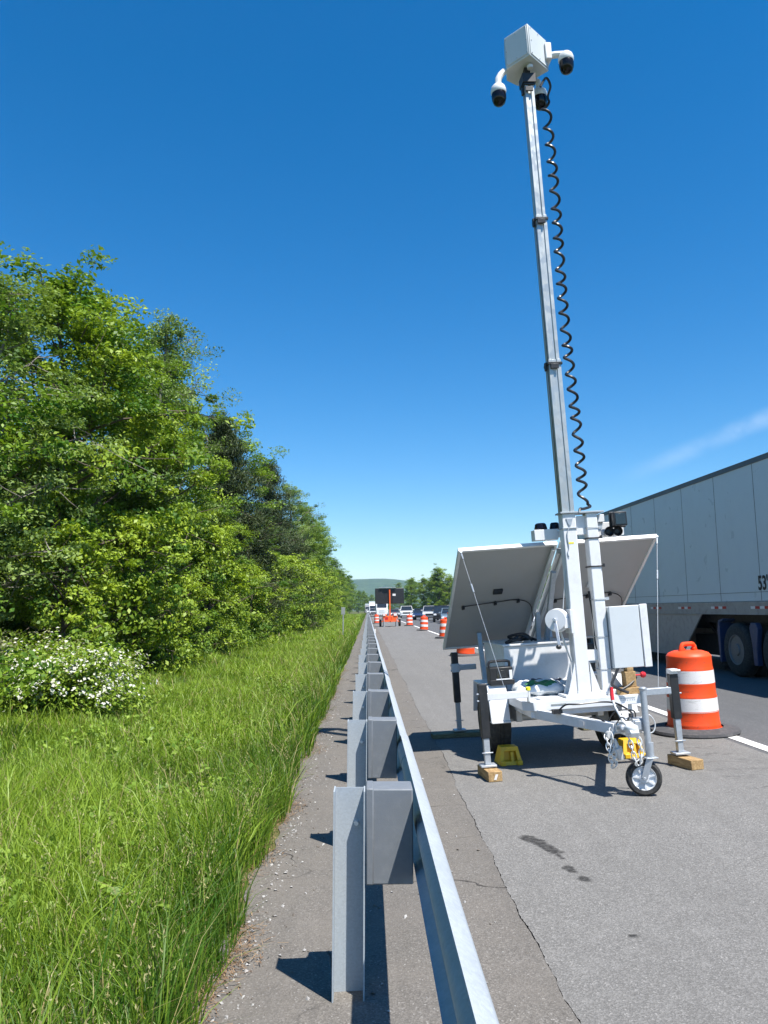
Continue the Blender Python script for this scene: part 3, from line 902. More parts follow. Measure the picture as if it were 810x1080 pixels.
def place_barrel(o, x, y, rz, label, tilt=0.0):
    o.location = (x, y, gz(x)); o.rotation_euler = (0, -math.atan(.04)-tilt, rz); tag(o, label, 'barrel', 'orange and white traffic barrels')
place_barrel(B, 3.69, 8.85, .35, 'nearest large orange and white striped barrel in front of the white semi trailer')
for (x, y, lab) in ((3.73, 37.6, 'striped barrel half behind the left edge of the solar panels'), (3.70, 51.3, 'middle striped barrel of the three in a row left of the solar panels'),
                    (3.58, 66.6, 'striped barrel just right of the orange message board trailer'), (3.0, 23.9, 'striped barrel mostly hidden under the left solar panel'),
                    (.95, 84, 'small striped barrel between the guardrail and the message board trailer'), (3.4, 98, 'farthest striped barrel, behind the message board trailer')):
    place_barrel(copy_tree(B), x, y, random.uniform(0, 6), lab)

# ------------------------------------------------------------------ camera trailer
O = Vector((1.90, 7.3, .06)); ROT = Euler((0, R(-3.5), R(4)))
TR = empty('camera_trailer', O, ROT)
tag(TR, 'white portable surveillance trailer with tall telescopic camera mast and two solar panels', 'trailer')
TM = Matrix.Translation(O) @ ROT.to_matrix().to_4x4()
def W_(p): return TM @ Vector(p)
Wh, Gv = M['white'], M['galv']
# deck and chassis
d = MB(); d.prism([(-.46, -.10), (-.38, -.20), (.62, -.20), (.62, 1.75), (-.46, 1.75)], .552, .636, 'z')
d.build('deck', Wh, TR, .005)
d = MB()
d.box(-.40, -.33, -.16, 1.7, .49, .570); d.box(.48, .55, -.16, 1.7, .49, .570); d.box(-.33, .48, .70, .78, .49, .568); d.box(-.38, .54, -.15, -.09, .50, .569)
d.cyl((-.5, .78, .36), (.66, .78, .36), .035); d.box(-.37, -.31, .5, 1.1, .36, .49); d.box(.46, .52, .5, 1.1, .36, .49)
d.build('chassis', Wh, TR, .004)
d = MB(); d.box(-.22, -.08, -.203, -.2005, .592, .606); d.build('nameplate', M['signgrey'], TR)
for p0, p1 in (((-.36, -.12, .525), (.03, -1.06, .50)), ((.50, -.12, .525), (.11, -1.06, .50))):
    d = MB(); d.beam(p0, p1, .05, .085); d.build('tongue_beam', Wh, TR, .004)
# sticker plate on the left beam
d = MB(); d.box(-.03, .03, -.0275, -.026, -.022, .022, Matrix.Translation((-.115, -.73, .508)) @ Euler((0, 0, R(-67.4))).to_matrix().to_4x4() @ Matrix.Rotation(R(0), 4, 'X')); 
d.build('sticker', M['sheet'], TR)
# coupler
d = MB(); d.box(.02, .12, -1.12, -.98, .47, .55); d.prism([(-1.33, .47), (-1.10, .47), (-1.10, .56), (-1.2, .575), (-1.30, .55), (-1.345, .51)], .035, .105, 'x')
d.lathe([(.045, 0), (.055, .03), (.05, .06), (.02, .075)], (.07, -1.28, .49)); d.build('coupler', M['chain'], TR, .006)
d = MB(); d.tube([(.07, -1.12, .56), (.062, -1.10, .60), (.05, -1.04, .66), (.056, -.98, .715)], [.012, .011, .010, .010], 8); d.build('brake_lever', M['chain'], TR)
d = MB(); d.tube([(.056, -.983, .71), (.06, -.965, .75), (.068, -.95, .81)], [.014, .016, .013], 10); d.build('lever_grip', M['red'], TR)
d = MB(); d.box(.13, .235, -1.17, -1.05, .49, .58); d.box(.135, .185, -1.20, -1.18, .50, .57); d.lathe([(.03, 0), (.03, .05), (.02, .07)], (.02, -1.18, .52), (0, -1, .2), 14); d.build('jack_clamp', Gv, TR, .005)
d = MB(); d.lathe([(.028, 0), (.032, .02), (.028, .05)], (-.02, -1.02, .455), (0, -1, 0)); d.lathe([(.02, 0), (.025, .06), (.04, .07), (.03, .16)], (.0, -1.07, .42), (.3, 0, -1)); d.build('breakaway_switch', M['chain'], TR)
# jockey wheel
d = MB(); d.cyl((.228, -1.19, .29), (.232, -1.18, .80), .026); d.lathe([(.026, 0), (.03, .008), (.03, .02), (.02, .028)], (.232, -1.18, .795), n=16); d.cyl((.235, -1.19, .285), (.239, -1.188, .40), .031); d.build('jack_tube', Gv, TR)
wc = Vector((.175, -1.17, .135)); wd = Vector((-.30, -1, .02)).normalized()
j = MB(); j.lathe([(.088, -.03), (.118, -.034), (.134, -.02), (.137, 0), (.134, .02), (.118, .034), (.088, .03)], wc, wd, 36, False)
tyre = j.build('jack_wheel', M['rubber'], TR)
j = MB(); j.lathe([(.092, -.026), (.088, -.012), (.03, -.01), (.028, .0), (.03, .01), (.088, .012), (.094, .03), (.09, .031), (.08, .018), (.04, .016), (.034, .032), (.0, .034)], wc, wd, 32)
for k in range(7):
    a = 2*PI*k/7; q = Vector((0, 0, 1)).rotation_difference(wd); e = q @ Vector((math.cos(a), math.sin(a), 0))
    j.beam(wc + wd*.02 + e*.03, wc + wd*.022 + e*.085, .014, .012, wd)
j.build('rim', M['rimwhite'], tyre)
d = MB(); s = wd
for k in (-.045, .045):
    d.beam(wc + s*k, wc + Vector((.957, -.287, 0))*.055 + Vector((0, 0, .155)) + s*k, .048, .006, s)
d.box(.185, .28, -1.24, -1.14, .284, .291); d.cyl(wc - s*.05, wc + s*.055, .011); d.build('jack_fork', Gv, TR, .002)
# safety chains
def chain(pts, name='safety_chain'):
    P = [Vector(p) for p in pts]; L_ = [0]
    for a, b in zip(P, P[1:]): L_.append(L_[-1] + (b-a).length)
    n = int(L_[-1]/.044); mb = MB()
    def at(s):
        s = min(s, L_[-1]-1e-5)
        for i in range(len(P)-1):
            if s <= L_[i+1]: return P[i].lerp(P[i+1], (s-L_[i])/(L_[i+1]-L_[i]))
    for i in range(n):
        a, b = at(i*.044), at((i+1)*.044); c = (a+b)/2; t_ = (b-a).normalized(); u = t_.cross(Vector((.3, 1, .1))).normalized(); w = t_.cross(u)
        if i % 2: u, w = w, u
        pts2 = []
        for k in range(14):
            an = 2*PI*k/14; pts2.append(c + t_*(.033*math.cos(an)) + u*(.017*math.sin(an)))
        mb.tube(pts2, .0055, 6, True)
    mb.build(name, M['chain'], TR)
chain([(-.005, -1.05, .50), (-.012, -1.09, .42), (-.02, -1.1, .30), (-.012, -1.1, .23), (-.04, -1.1, .22), (-.05, -1.1, .30), (-.055, -1.07, .42), (-.03, -1.0, .47)])
chain([(.075, -1.16, .50), (.085, -1.2, .40), (.10, -1.2, .30), (.12, -1.2, .245), (.145, -1.2, .25), (.165, -1.2, .33), (.165, -1.17, .44), (.13, -1.12, .52)])
# wiring at the tongue
d = MB()
def wig(pts, r=.006, n=20):
    out = []; P = [Vector(p) for p in pts]
    for i in range(len(P)-1):
        p0 = P[max(0, i-1)]; p1 = P[i]; p2 = P[i+1]; p3 = P[min(len(P)-1, i+2)]
        for k in range(8):
            t_ = k/8; out.append(.5*((2*p1)+(p2-p0)*t_+(2*p0-5*p1+4*p2-p3)*t_*t_+(3*p1-p0-3*p2+p3)*t_**3))
    out.append(P[-1]); return out
d.tube(wig([(-.26, -.5, .575), (-.2, -.55, .64), (-.1, -.6, .645), (.1, -.6, .65), (.2, -.7, .64), (.2, -1.0, .60), (.13, -1.1, .56)]), .008, 6)
d.tube(wig([(.0, -1.0, .56), (.04, -1.05, .63), (.12, -1.1, .645), (.19, -1.08, .62), (.2, -1.05, .52)]), .006, 6)
d.tube(wig([(.02, -1.1, .54), (.05, -1.15, .60), (.09, -1.15, .57), (.12, -1.16, .61), (.15, -1.12, .55)]), .005, 6)
d.box(-.30, -.22, -.52, -.46, .565, .60); d.tube(wig([(-.02, -.98, .54), (-.05, -.9, .57), (-.08, -.8, .56)]), .007, 6)
d.build('wiring', M['black'], TR)
d = MB(); d.tube(wig([(.19, -1.1, .56), (.28, -1.12, .60), (.33, -1.12, .53), (.30, -1.12, .46), (.2, -1.1, .47)]), .005, 6); d.build('breakaway_cable', M['chain'], TR)

# wheels and fenders
def road_wheel(cx, out, zc):
    w = MB(); ax = Vector((out, 0, 0))
    w.lathe([(.20, -.10), (.29, -.105), (.322, -.095), (.332, -.07), (.333, -.025), (.326, -.02), (.326, -.012), (.333, -.008), (.333, .008), (.326, .012), (.326, .02), (.333, .025), (.332, .07), (.322, .095), (.29, .105), (.20, .10)], (cx, .78, zc), ax, 40, False)
    o = w.build('wheel', M['rubber'], TR)
    r = MB(); r.lathe([(.21, -.09), (.20, .0), (.20, .075), (.215, .10), (.205, .102), (.18, .07), (.16, .05), (.08, .06), (.06, .085), (.03, .10), (0, .10)], (cx, .78, zc), ax, 32)
    r.build('rim', M['rimwhite'], o)
road_wheel(-.535, -1, .36); road_wheel(.70, 1, .315)
for (x0, x1) in ((-.655, -.465), (.625, .82)):
    f = MB()
    prof = [(.36, .40), (.36, .41), (.42, .66), (.46, .735), (1.10, .735), (1.22, .41), (1.22, .40), (1.20, .40), (1.09, .715), (.47, .715), (.385, .40)]
    f.prism(prof, x0, x1, 'x'); f.prism([(.33, .385), (.43, .385), (.43, .40), (.33, .40)], x0, x1+.0, 'x')
    f.build('fender', Wh, TR, .004)
# storage bin
d = MB(); d.box(-.39, .34, .72, 1.65, .637, 1.085); d.box(-.405, .355, .705, 1.665, 1.086, 1.11); d.build('storage_bin', Wh, TR, .006)
d = MB(); d.tube(wig([(-.36, .74, 1.125), (-.25, .78, 1.16), (-.18, .82, 1.19), (-.1, .78, 1.15), (-.2, .9, 1.14), (-.3, .84, 1.18), (-.15, .8, 1.20), (-.05, .84, 1.13)]), .016, 7); d.tube(wig([(-.34, .8, 1.12), (-.22, .75, 1.15), (-.1, .9, 1.16), (-.02, .8, 1.13)]), .014, 7); d.build('cable_bundle', M['black'], TR)
# mast column, second column
d = MB(); d.box(.135, .265, -.065, .065, .637, 2.345)
d.sh(-.05).build('mast_column', Wh, TR, .008)
d = MB(); d.prism([(.13, .66), (.13, .95), (.04, .66)], -.066, -.058, 'y'); d.prism([(.27, .66), (.27, .95), (.36, .66)], -.066, -.058, 'y')
d.prism([(.13, .66), (.13, .95), (.04, .66)], .058, .066, 'y'); d.prism([(.27, .66), (.27, .95), (.36, .66)], .058, .066, 'y'); d.box(.0, .38, -.13, .12, .6375, .66); d.sh(-.05).build('mast_base', Wh, TR, .003)
d = MB(); d.box(.395, .500, -.06, .055, .68, 2.34); d.box(.37, .53, -.09, .09, .6375, .68); d.prism([(.52, .68), (.52, .83), (.62, .68)], -.02, .0, 'y'); d.sh(-.072).build('rear_column', Wh, TR, .007)
d = MB(); d.box(.115, .285, -.085, .085, 2.346, 2.362); d.box(.30, .545, -.08, .09, 2.342, 2.358); d.box(.125, .275, -.075, .075, 2.20, 2.21); d.sh(-.05).build('top_plate', M['postgalv'], TR, .002)
for z0, z1 in ((2.14, 2.32), (.95, 1.05)):
    d = MB(); d.box(.265, .376, -.02, .04, z0, z1); d.sh(-.05).build('column_bracket', M['white'], TR, .003)
for z in (2.10, 1.83):
    d = MB(); x0, x1, y0, y1 = .389, .506, -.066, .061
    d.tube([(x0, y0, z), (x1, y0, z), (x1, y1, z), (x0, y1, z)], .007, 6, True); d.box(x1, x1+.02, y0-.01, y0, z-.01, z+.02); d.sh(-.072).build('cable_tie', M['black'], TR)
for z in (1.52, 1.17, .87, 2.2):
    d = MB(); d.tube([(.388, -.066, z), (.507, -.066, z), (.507, .061, z), (.388, .061, z)], .004, 6, True); d.box(.507, .545, -.05, -.01, z-.014, z+.014); d.sh(-.072).build('strap', M['postgalv'], TR)
d = MB(); d.tube(wig([(.31, .03, 1.6), (.33, .02, 1.3), (.32, 0, 1.1), (.34, -.03, 1.0), (.33, -.02, .9), (.35, -.05, .8)]), .01, 7)
d.tube(wig([(.52, -.03, .95), (.5, -.09, .92), (.44, -.12, .82), (.38, -.16, .74), (.42, -.2, .70), (.5, -.24, .66)]), .014, 7)
d.tube(wig([(.62, .0, .9), (.60, -.05, .83), (.64, -.1, .78), (.55, -.15, .72), (.45, -.17, .68)]), .01, 7); d.tube(wig([(.55, -.04, .9), (.57, -.1, .8), (.6, -.05, .7)]), .009, 6)
d.build('power_cable', M['black'], TR)
# labels on column
d = MB(); d.box(.17, .225, -.0668, -.0655, 2.055, 2.07); d.sh(-.05).build('warning_label', M['yellowcap'], TR)
d = MB(); d.prism([(.165, 2.30), (.235, 2.30), (.215, 2.24), (.20, 2.215), (.185, 2.24)], -.074, -.066, 'y'); d.tube(wig([(.2, -.07, 2.22), (.165, -.075, 2.15), (.17, -.07, 2.02), (.155, -.07, 1.97), (.165, -.072, 1.93)]), .005, 6); d.sh(-.05).build('locking_pin', Gv, TR, .002)
# telescopic sections
secs = [(.061, 2.30, 3.87), (.054, 3.80, 5.37), (.047, 5.30, 6.80)]
for h_, z0, z1 in secs:
    d = MB(); e = h_; q = .010
    prof = [(-e, -e), (-e*.35, -e), (-e*.35, -e+q), (e*.35, -e+q), (e*.35, -e), (e, -e), (e, -e*.35), (e-q, -e*.35), (e-q, e*.35), (e, e*.35), (e, e), (-e, e), (-e, e*.35), (-e+q*.4, e*.35), (-e+q*.4, -e*.35), (-e, -e*.35)]
    d.prism([(.2+a, b) for a, b in prof], z0, z1, 'z'); o = d.sh(-.05).build('mast_section', M['alu'], TR, .003)
    c = MB(); e2 = h_+.012
    c.box(.2-e2, .2+e2, -e2, e2, z1-.055, z1-.03) if z1 < 6.5 else c.box(.2-e2, .2+e2, -e2, e2, z1-.02, z1)
    c.box(.2-e2-.012, .2-e2+.01, -.02, .02, z1-.10, z1-.02); c.box(.2-.05, .2+.03, -e2-.014, -e2, z1-.10, z1-.05); c.sh(-.05).build('collar', M['blacksteel'], o, .003)
d = MB()
d.tube([(.126, -.05, 2.34), (.126, -.05, 3.80)], .0035, 5); d.tube([(.134, -.05, 3.8), (.134, -.05, 5.3)], .0035, 5); d.tube([(.272, .05, 3.8), (.272, .05, 5.3)], .003, 5)
d.sh(-.05).build('lift_cable', M['blacksteel'], TR)
# coil cord
d = MB(); pts = []
N = 27*16
for k in range(N+1):
    f = k/N; z = 6.70 - (6.70-2.46)*(f**.93) + .012*math.sin(f*41)+.010*math.sin(f*73); a = 2*PI*26*f
    pts.append((.355+.022*f + .012*math.sin(f*9) + .043*math.cos(a), .10 + .05*f + .043*math.sin(a), z))
d.tube(pts, .0145, 7); 
d.tube(wig([(.30, .05, 6.83), (.37, .05, 6.93), (.42, .08, 6.86), (.39, .1, 6.76), pts[0]]), .0125, 7)
d.tube(wig([pts[-1], (.43, .1, 2.42), (.36, .1, 2.40), (.32, .08, 2.40), (.30, .05, 2.36)]), .014, 7); d.build('coil_cord', M['black'], TR)
# camera head box
hb = MB(); cx, cy = .145, .04; s2 = .178
T = Matrix.Translation((cx, cy, 0)) @ Matrix.Rotation(R(41), 4, 'Z')
pl = [(-s2, -s2), (s2, -s2), (s2, s2-.05), (s2-.05, s2), (-s2+.15, s2+.03), (-s2, s2-.075)]
pl = [tuple((T @ Vector((a, b, 0)))[:2]) for a, b in pl]
hb.prism(pl, 6.99, 7.335, 'z'); head = hb.build('camera_box', M['boxgrey'], TR, .005)
for nm in range(2):
    fl = MB()
    if nm == 0: fl.box(-s2+.014, s2-.014, -s2-.008, -s2-.0015, 7.012, 7.318, T)
    else: fl.box(-s2-.008, -s2-.0015, -s2+.014, s2-.088, 7.012, 7.318, T)
    cp_ = fl.build('cover_panel', M['boxgrey'], head, .002)
    rv = MB()
    for u in (-.14, 0, .14):
        for z in (7.03, 7.165, 7.30):
            if u or z != 7.165:
                if nm == 0: rv.cyl(T @ Vector((u, -s2-.006, z)), T @ Vector((u, -s2-.013, z)), .006, n=8)
                else: rv.cyl(T @ Vector((-s2-.006, u*.86-.035, z)), T @ Vector((-s2-.013, u*.86-.035, z)), .006, n=8)
    rv.build('rivet', M['postgalv'], cp_)
d = MB(); d.box(.13, .27, -.07, .07, 6.80, 6.90); d.box(.17, .23, -.03, .03, 6.9, 6.99); d.sh(-.05).build('head_bracket', M['blacksteel'], TR, .004)
d = MB(); d.lathe([(.03, 0), (.03, .03), (.01, .05)], (.21, -.09, 6.93)); d.sh(-.05).build('lens_cap', M['white'], TR)
def dome(px, py, pz, arm):
    a = MB(); a.tube(arm, .034, 10); cam_ = a.build('dome_camera', M['white'], TR)
    h = MB(); h.lathe([(.02, .098), (.05, .094), (.070, .072), (.079, .04), (.080, 0.012), (.074, .0)], (px, py, pz), (0, 0, 1), 24); h.build('housing', M['white'], cam_)
    g_ = MB(); g_.lathe([(.072, .0), (.076, -.02), (.074, -.06), (.060, -.105), (.032, -.130), (0, -.136)], (px, py, pz)); g_.build('dome', M['lens'], cam_)
dome(-.155, .03, 6.735, [(-.07, .05, 7.00), (-.11, .04, 6.96), (-.145, .03, 6.90), (-.155, .03, 6.81)])
dome(.56, -.055, 7.035, [(.38, .0, 7.135), (.46, -.025, 7.135), (.53, -.045, 7.125), (.56, -.055, 7.10)])
dome(.33, .18, 6.80, [(.20, .15, 7.05), (.28, .2, 7.03), (.33, .18, 6.97), (.33, .18, 6.92)])
d = MB(); d.box(.355, .42, -.05, .09, 7.08, 7.26, None); d.build('camera_mount', M['white'], TR, .006)
# winch
wx = Vector((-.55, -.80, .08)).normalized(); wc = Vector((-.03, -.02, 1.345))
d = MB(); d.lathe([(.105, 0), (.112, .004), (.112, .016), (.105, .02), (.04, .022), (.04, .075), (.10, .078), (.10, .086), (0, .088)], wc, wx, 32); d.box(.0, .086, -.10, .04, 1.27, 1.36); d.box(.055, .087, -.13, .05, 1.22, 1.44); d.build('winch', M['white'], TR, .003)
d = MB(); d.beam(wc + wx*.1, (-.10, -.22, 1.12), .028, .010, wx); d.tube([wc + wx*.06, wc + wx*.13], .016, 10); d.build('crank_handle', Gv, TR, .002)
d = MB(); d.lathe([(.018, 0), (.022, .02), (.02, .05), (.01, .06)], (-.10, -.22, 1.11), wx, 14); d.build('crank_knob', M['black'], TR)
d = MB(); d.beam((.0, .0, 1.30), (.10, -.01, .95), .05, .006, (1, 0, 0)); d.tube([(.05, -.02, 1.4), (.128, -.02, 1.9), (.128, -.02, 2.3)], .004, 5); d.sh(-.03).build('winch_strap', M['boxgrey'], TR)
# grey enclosure
d = MB(); d.box(.506, .855, -.10, .135, .875, 1.44); e = d.sh(-.068).build('equipment_box', M['boxgrey'], TR, .006)
d = MB(); d.box(.502, .79, -.122, -.103, .872, 1.444); d.sh(-.068).build('door', M['boxgrey'], e, .006)
d = MB(); d.box(.796, .868, -.13, -.103, .868, 1.45); d.sh(-.068).build('door_flange', M['white'], e, .005)
d = MB(); d.box(.54, .75, .136, .16, .95, 1.4); d.sh(-.068).build('mounting_rail', Gv, e)
# brackets at the column top
d = MB(); d.box(-.15, .085, .10, .22, 2.115, 2.22); d.box(.085, .135, .10, .2, 2.14, 2.20); d.build('strobe_bracket', M['white'], TR, .004)
for x, r in ((-.065, .058), (.075, .045)):
    d = MB(); d.lathe([(r, 0), (r+.006, .01), (r, .035), (r*.92, .055), (r*.7, .065), (0, .068)], (x, .16, 2.221), n=24); d.build('strobe_light', M['lens'], TR)
d = MB(); d.box(.51, .80, .06, .18, 2.12, 2.255); d.box(.53, .60, .02, .12, 2.256, 2.33); d.sh(-.07).build('speaker_bracket', M['white'], TR, .004)
d = MB(); d.box(.645, .775, -.10, -.02, 2.20, 2.335); d.box(.63, .79, -.02, -.005, 2.19, 2.345); fl_ = d.sh(-.07).build('flood_light', M['black'], TR, .006)
d = MB(); d.box(.66, .76, -.104, -.101, 2.215, 2.32); d.sh(-.07).build('lens', M['glass'], fl_, .002)
for x in (.615, .70):
    d = MB(); d.lathe([(.0, .01), (.02, .012), (.042, -.005), (.048, -.02), (.045, -.025), (.03, .01), (.02, .07)], (x, -.02, 2.155), (0, 1, 0), 20); d.sh(-.07).build('horn', M['black'], TR)
# solar panels
pt0 = Vector((0, .30, 2.085)); pb0 = Vector((0, 1.98, 1.035)); pd = (pb0-pt0).normalized(); pl_ = (pb0-pt0).length
pn = Vector((1, 0, 0)).cross(pd).normalized()   # towards the sky
if pn.z < 0: pn = -pn
for (x0, x1) in ((-.865, .135), (.165, 1.165)):
    T = Matrix(((1, pd.x, pn.x, pt0.x), (0, pd.y, pn.y, pt0.y), (0, pd.z, pn.z, pt0.z), (0, 0, 0, 1)))
    f = MB(); w = .028; t0, t1 = -.008, .034
    T = T @ Matrix.Rotation(R(-1.6), 4, 'Z')
    f.box(x0, x1, 0, w, t0, t1, T); f.box(x0, x1, pl_-w, pl_, t0, t1, T); f.box(x0, x0+w, w+.0005, pl_-w-.0005, t0, t1, T); f.box(x1-w, x1, w+.0005, pl_-w-.0005, t0, t1, T)
    p = f.build('solar_panel', Wh, TR, .003)
    b = MB(); b.box(x0+w, x1-w, w, pl_-w, .004, .010, T); b.build('backsheet', M['backsheet'], p)
    b = MB(); b.box(x0+w, x1-w, w, pl_-w, .0105, .020, T); b.build('cells', M['solar'], p)
    b = MB(); xm = (x0+x1)/2
    b.box(xm-.05, xm+.05, .75, .83, -.018, .004, T); b.build('junction_box', M['blacksteel'] if x0 < 0 else M['boxgrey'], p, .003)
    c = MB(); s_ = [T @ Vector(v) for v in ((x0+.15, 1.05, -.004), (x0+.30, 1.0, -.02), (x0+.5, 1.0, -.008), (x0+.75, .98, -.01), (x0+.9, 1.08, -.03), (x0+.97, 1.4, -.05))]
    c.tube(wig(s_), .006, 6)
    for v in (s_[0], s_[2], s_[3]): c.tube([v - pn*.03, v + pn*.004], .016, 8); c.tube([v, v - pd*-.05], .012, 7)
    c.build('panel_cable', M['black'], p)
# support frame
d = MB()
for x in (.09, .21):
    d = MB(); d.beam(T @ Vector((x, .05, -.03)), T @ Vector((x, pl_-.05, -.03)), .03, .03); d.build('panel_rail', M['boxgrey'], TR, .003)
d = MB(); d.beam((.15, .55, 1.82), (.15, 1.0, 1.1), .05, .05); d.build('panel_post', Gv, TR, .003)
d = MB(); d.beam((.15, 1.3, 1.1), (.15, 1.25, 1.40), .05, .05); d.build('panel_post', Gv, TR, .003)
d = MB(); d.beam((-.43, 1.55, .64), (-.43, 1.7, 1.2), .05, .05); d.build('panel_post', Gv, TR, .003)
d = MB(); d.beam((.40, 1.55, .64), (.40, 1.7, 1.2), .05, .05); d.build('panel_post', Gv, TR, .003)
d = MB(); d.beam((.2, .07, 1.98), (.15, .32, 2.02), .06, .05); d.build('panel_post', Gv, TR, .003)
# guy wires
for a, b in (((-.85, .27, 2.05), (-.62, -.17, .74)), ((1.16, .28, 2.10), (.80, -.2, .69))):
    d = MB(); A, Bv = Vector(a), Vector(b); d.tube([A, Bv], .0022, 5); m_ = A.lerp(Bv, .24); n_ = A.lerp(Bv, .30); d.tube([m_, n_], .009, 7); d.tube([A, A.lerp(Bv, .05)], .008, 6)
    d.lathe([(.012, -.01), (.012, .01)], a, (1, 0, 0), 10); d.build('guy_wire', Gv, TR)
# outriggers
def outrigger(x, y, xa, ztop, zspl, zbot, mat_arm, zarm=.715, clamp=False):
    d = MB(); s = 1 if x > 0 else -1
    d.box(min(xa, x-s*.035), max(xa, x-s*.035), y-.03, y+.03, zarm-.03, zarm+.03)
    o = d.build('outrigger', mat_arm, TR, .004)
    d = MB(); d.box(x-.038, x+.038, y-.034, y+.034, zspl, ztop); d.build('leg', M['blacksteel'], o, .005)
    d = MB(); d.box(x-.026, x+.026, y-.026, y+.026, zbot+.02, zspl-.001); d.box(x-.07, x+.07, y-.06, y+.06, zbot, zbot+.018)
    d.tube([(x-.05, y-.03, zbot+.12), (x+.05, y-.03, zbot+.12)], .006, 6); d.build('inner_leg', Gv, o, .003)
    d = MB()
    if clamp: d.box(x-.045, x+.045, y-.045, y+.045, zarm-.05, zarm+.05)
    d.tube([(x-.06, y-.02, zarm+.03), (x+.08*-s, y-.02, zarm+.03)], .008, 7); d.tube([(x-.06, y-.02, zarm-.03), (x+.06, y-.02, zarm-.03)], .008, 7); d.build('clamp', Gv, o, .003)
outrigger(-.845, -.22, -.44, .83, .36, .115, M['white'])
outrigger(.935, -.22, .62, .80, .40, .085, Gv, .655)
outrigger(-.68, 2.0, -.43, .98, .40, .075, Gv, .80, True)
outrigger(.98, 2.0, .40, .98, .40, .05, Gv, .80, True)
d = MB(); d.box(.90, .975, -.26, -.18, .80, .845); d.tube([(.90, -.27, .83), (.99, -.27, .83)], .012, 8); d.build('leg_cap', M['chain'], TR, .004)
d = MB(); d.cyl((-.41, -.16, .64), (-.41, -.16, .74), .016); d.build('pin_post', M['chain'], TR)
d = MB(); d.lathe([(.022, 0), (.022, .025), (.016, .03)], (-.41, -.16, .74)); d.build('pin_cap', M['yellowcap'], TR)
d = MB(); d.lathe([(.0, -.03), (.022, -.02), (.03, 0), (.022, .02), (0, .03)], (.70, -.12, .80), (1, 0, 0), 14); d.tube([(.62, -.12, .80), (.68, -.12, .80)], .008); d.build('red_knob', M['red'], TR)
# stencil text on the deck front
def text(s, size, mat, parent, loc, rot, name, ext=.001, bold=0.0):
    cu = bpy.data.curves.new(name, 'FONT'); cu.body = s; cu.size = size; cu.extrude = ext; cu.offset = bold
    tmp = bpy.data.objects.new(name, cu); COL.objects.link(tmp)
    dg = bpy.context.evaluated_depsgraph_get()
    me = bpy.data.meshes.new_from_object(tmp.evaluated_get(dg))
    bpy.data.objects.remove(tmp)
    o = bpy.data.objects.new(name, me); COL.objects.link(o); me.materials.clear(); me.materials.append(mat)
    o.location = loc; o.rotation_euler = rot; o.parent = parent
    return o
d = MB()
xx = .42
for k in range(14):
    w = random.uniform(.006, .014); d.box(xx, xx+w*.7, -.2018, -.2005, .606, .616)
    if k % 2: d.box(xx-.002, xx+w*.6, -.2018, -.2005, .588, .597)
    xx += w
d.build('stencil_marking', M['postgalv'], TR)

# things resting on and around the trailer
def on(name, local, label, cat, rz=0.0, group=None):
    o = empty(name, W_(local), (0, R(-3.5), R(4)+rz)); return tag(o, label, cat, group)
t = on('power_pack', (-.50, .52, .736), 'black portable power pack with a carry handle on the trailer fender', 'power pack')
d = MB(); d.box(-.115, .115, -.08, .08, .0, .17); d.prism([(-.125, 0), (-.125, .05), (.125, .05), (.125, 0)], -.09, -.08, 'y'); d.build('case', M['black'], t, .012)
d = MB(); d.tube(wig([(-.10, 0, .16), (-.105, 0, .20), (-.08, 0, .225), (.08, 0, .225), (.105, 0, .20), (.10, 0, .16)]), .013, 8); d.build('handle', M['black'], t)
d = MB(); d.box(-.05, .04, -.0835, -.081, .07, .14); d.build('screen', M['glass'], t, .001)
d = MB(); d.box(-.06, .10, -.0945, -.091, .05, .062); d.box(.075, .105, -.0945, -.081, .062, .14); d.build('trim', M['rimwhite'], t, .001)
t = on('sack', (-.18, .32, .637), 'plump white sack with green print lying on the trailer deck', 'sack')
bm_ = bmesh.new(); bmesh.ops.create_grid(bm_, x_segments=30, y_segments=22, size=1)
mbk = MB(); nx_, ny_ = 60, 44
vs = []; fs = []
for side in (1, -1):
    for jy in range(ny_+1):
        for ix in range(nx_+1):
            u, v = ix/nx_*2-1, jy/ny_*2-1
            hgt = (max(0, 1-u**4)*max(0, 1-v**4))**.6
            z = .045 + side*(.085 if side > 0 else .045)*hgt + side*.012*hgt*math.sin(u*9+v*5)+side*.008*math.sin(v*14-u*6)*hgt
            vs.append((u*.25*(1-.05*v*v), v*.17*(1-.08*u*u), z))
n1 = (nx_+1)*(ny_+1)
mats_ = []
for s_ in range(2):
    for jy in range(ny_):
        for ix in range(nx_):
            a = s_*n1 + jy*(nx_+1)+ix; q = (a, a+1, a+nx_+2, a+nx_+1); fs.append(q if s_ == 0 else q[::-1])
            u, v = (ix+.5)/nx_*2-1, (jy+.5)/ny_*2-1
            mi = 0
            if s_ == 0:
                if ((u-.05)/.66)**2 + ((v+.58)/.28)**2 < 1: mi = 1
                elif abs(u-.15) < .35 and v > .05: mi = 2
            mats_.append(mi)
for q, mi in zip(fs, mats_): mbk.m(mi).add([], []) ; 
mbk.v = vs; mbk.f = fs; mbk.mi = mats_
o = mbk.build('sack_body', [M['bagwhite'], M['baggreen'], M['bagdark']], t, ang=70); bm_.free()
o.rotation_euler = (0, 0, R(-6))
t = on('sack', (.09, .42, .637), 'second grey sack half hidden behind the mast column', 'sack', R(70))
o2 = o.copy(); COL.objects.link(o2); o2.parent = t; o2.scale = (.75, .8, .85)
t = on('wood_offcut', (.575, -.085, .637), 'upright wooden block with a notch standing under the grey equipment box', 'wood block')
d = MB(); d.box(-.05, .05, -.05, .05, .06, .20); d.box(-.025, .035, -.045, .045, .20, .235); d.build('upright', M['wood'], t, .004)
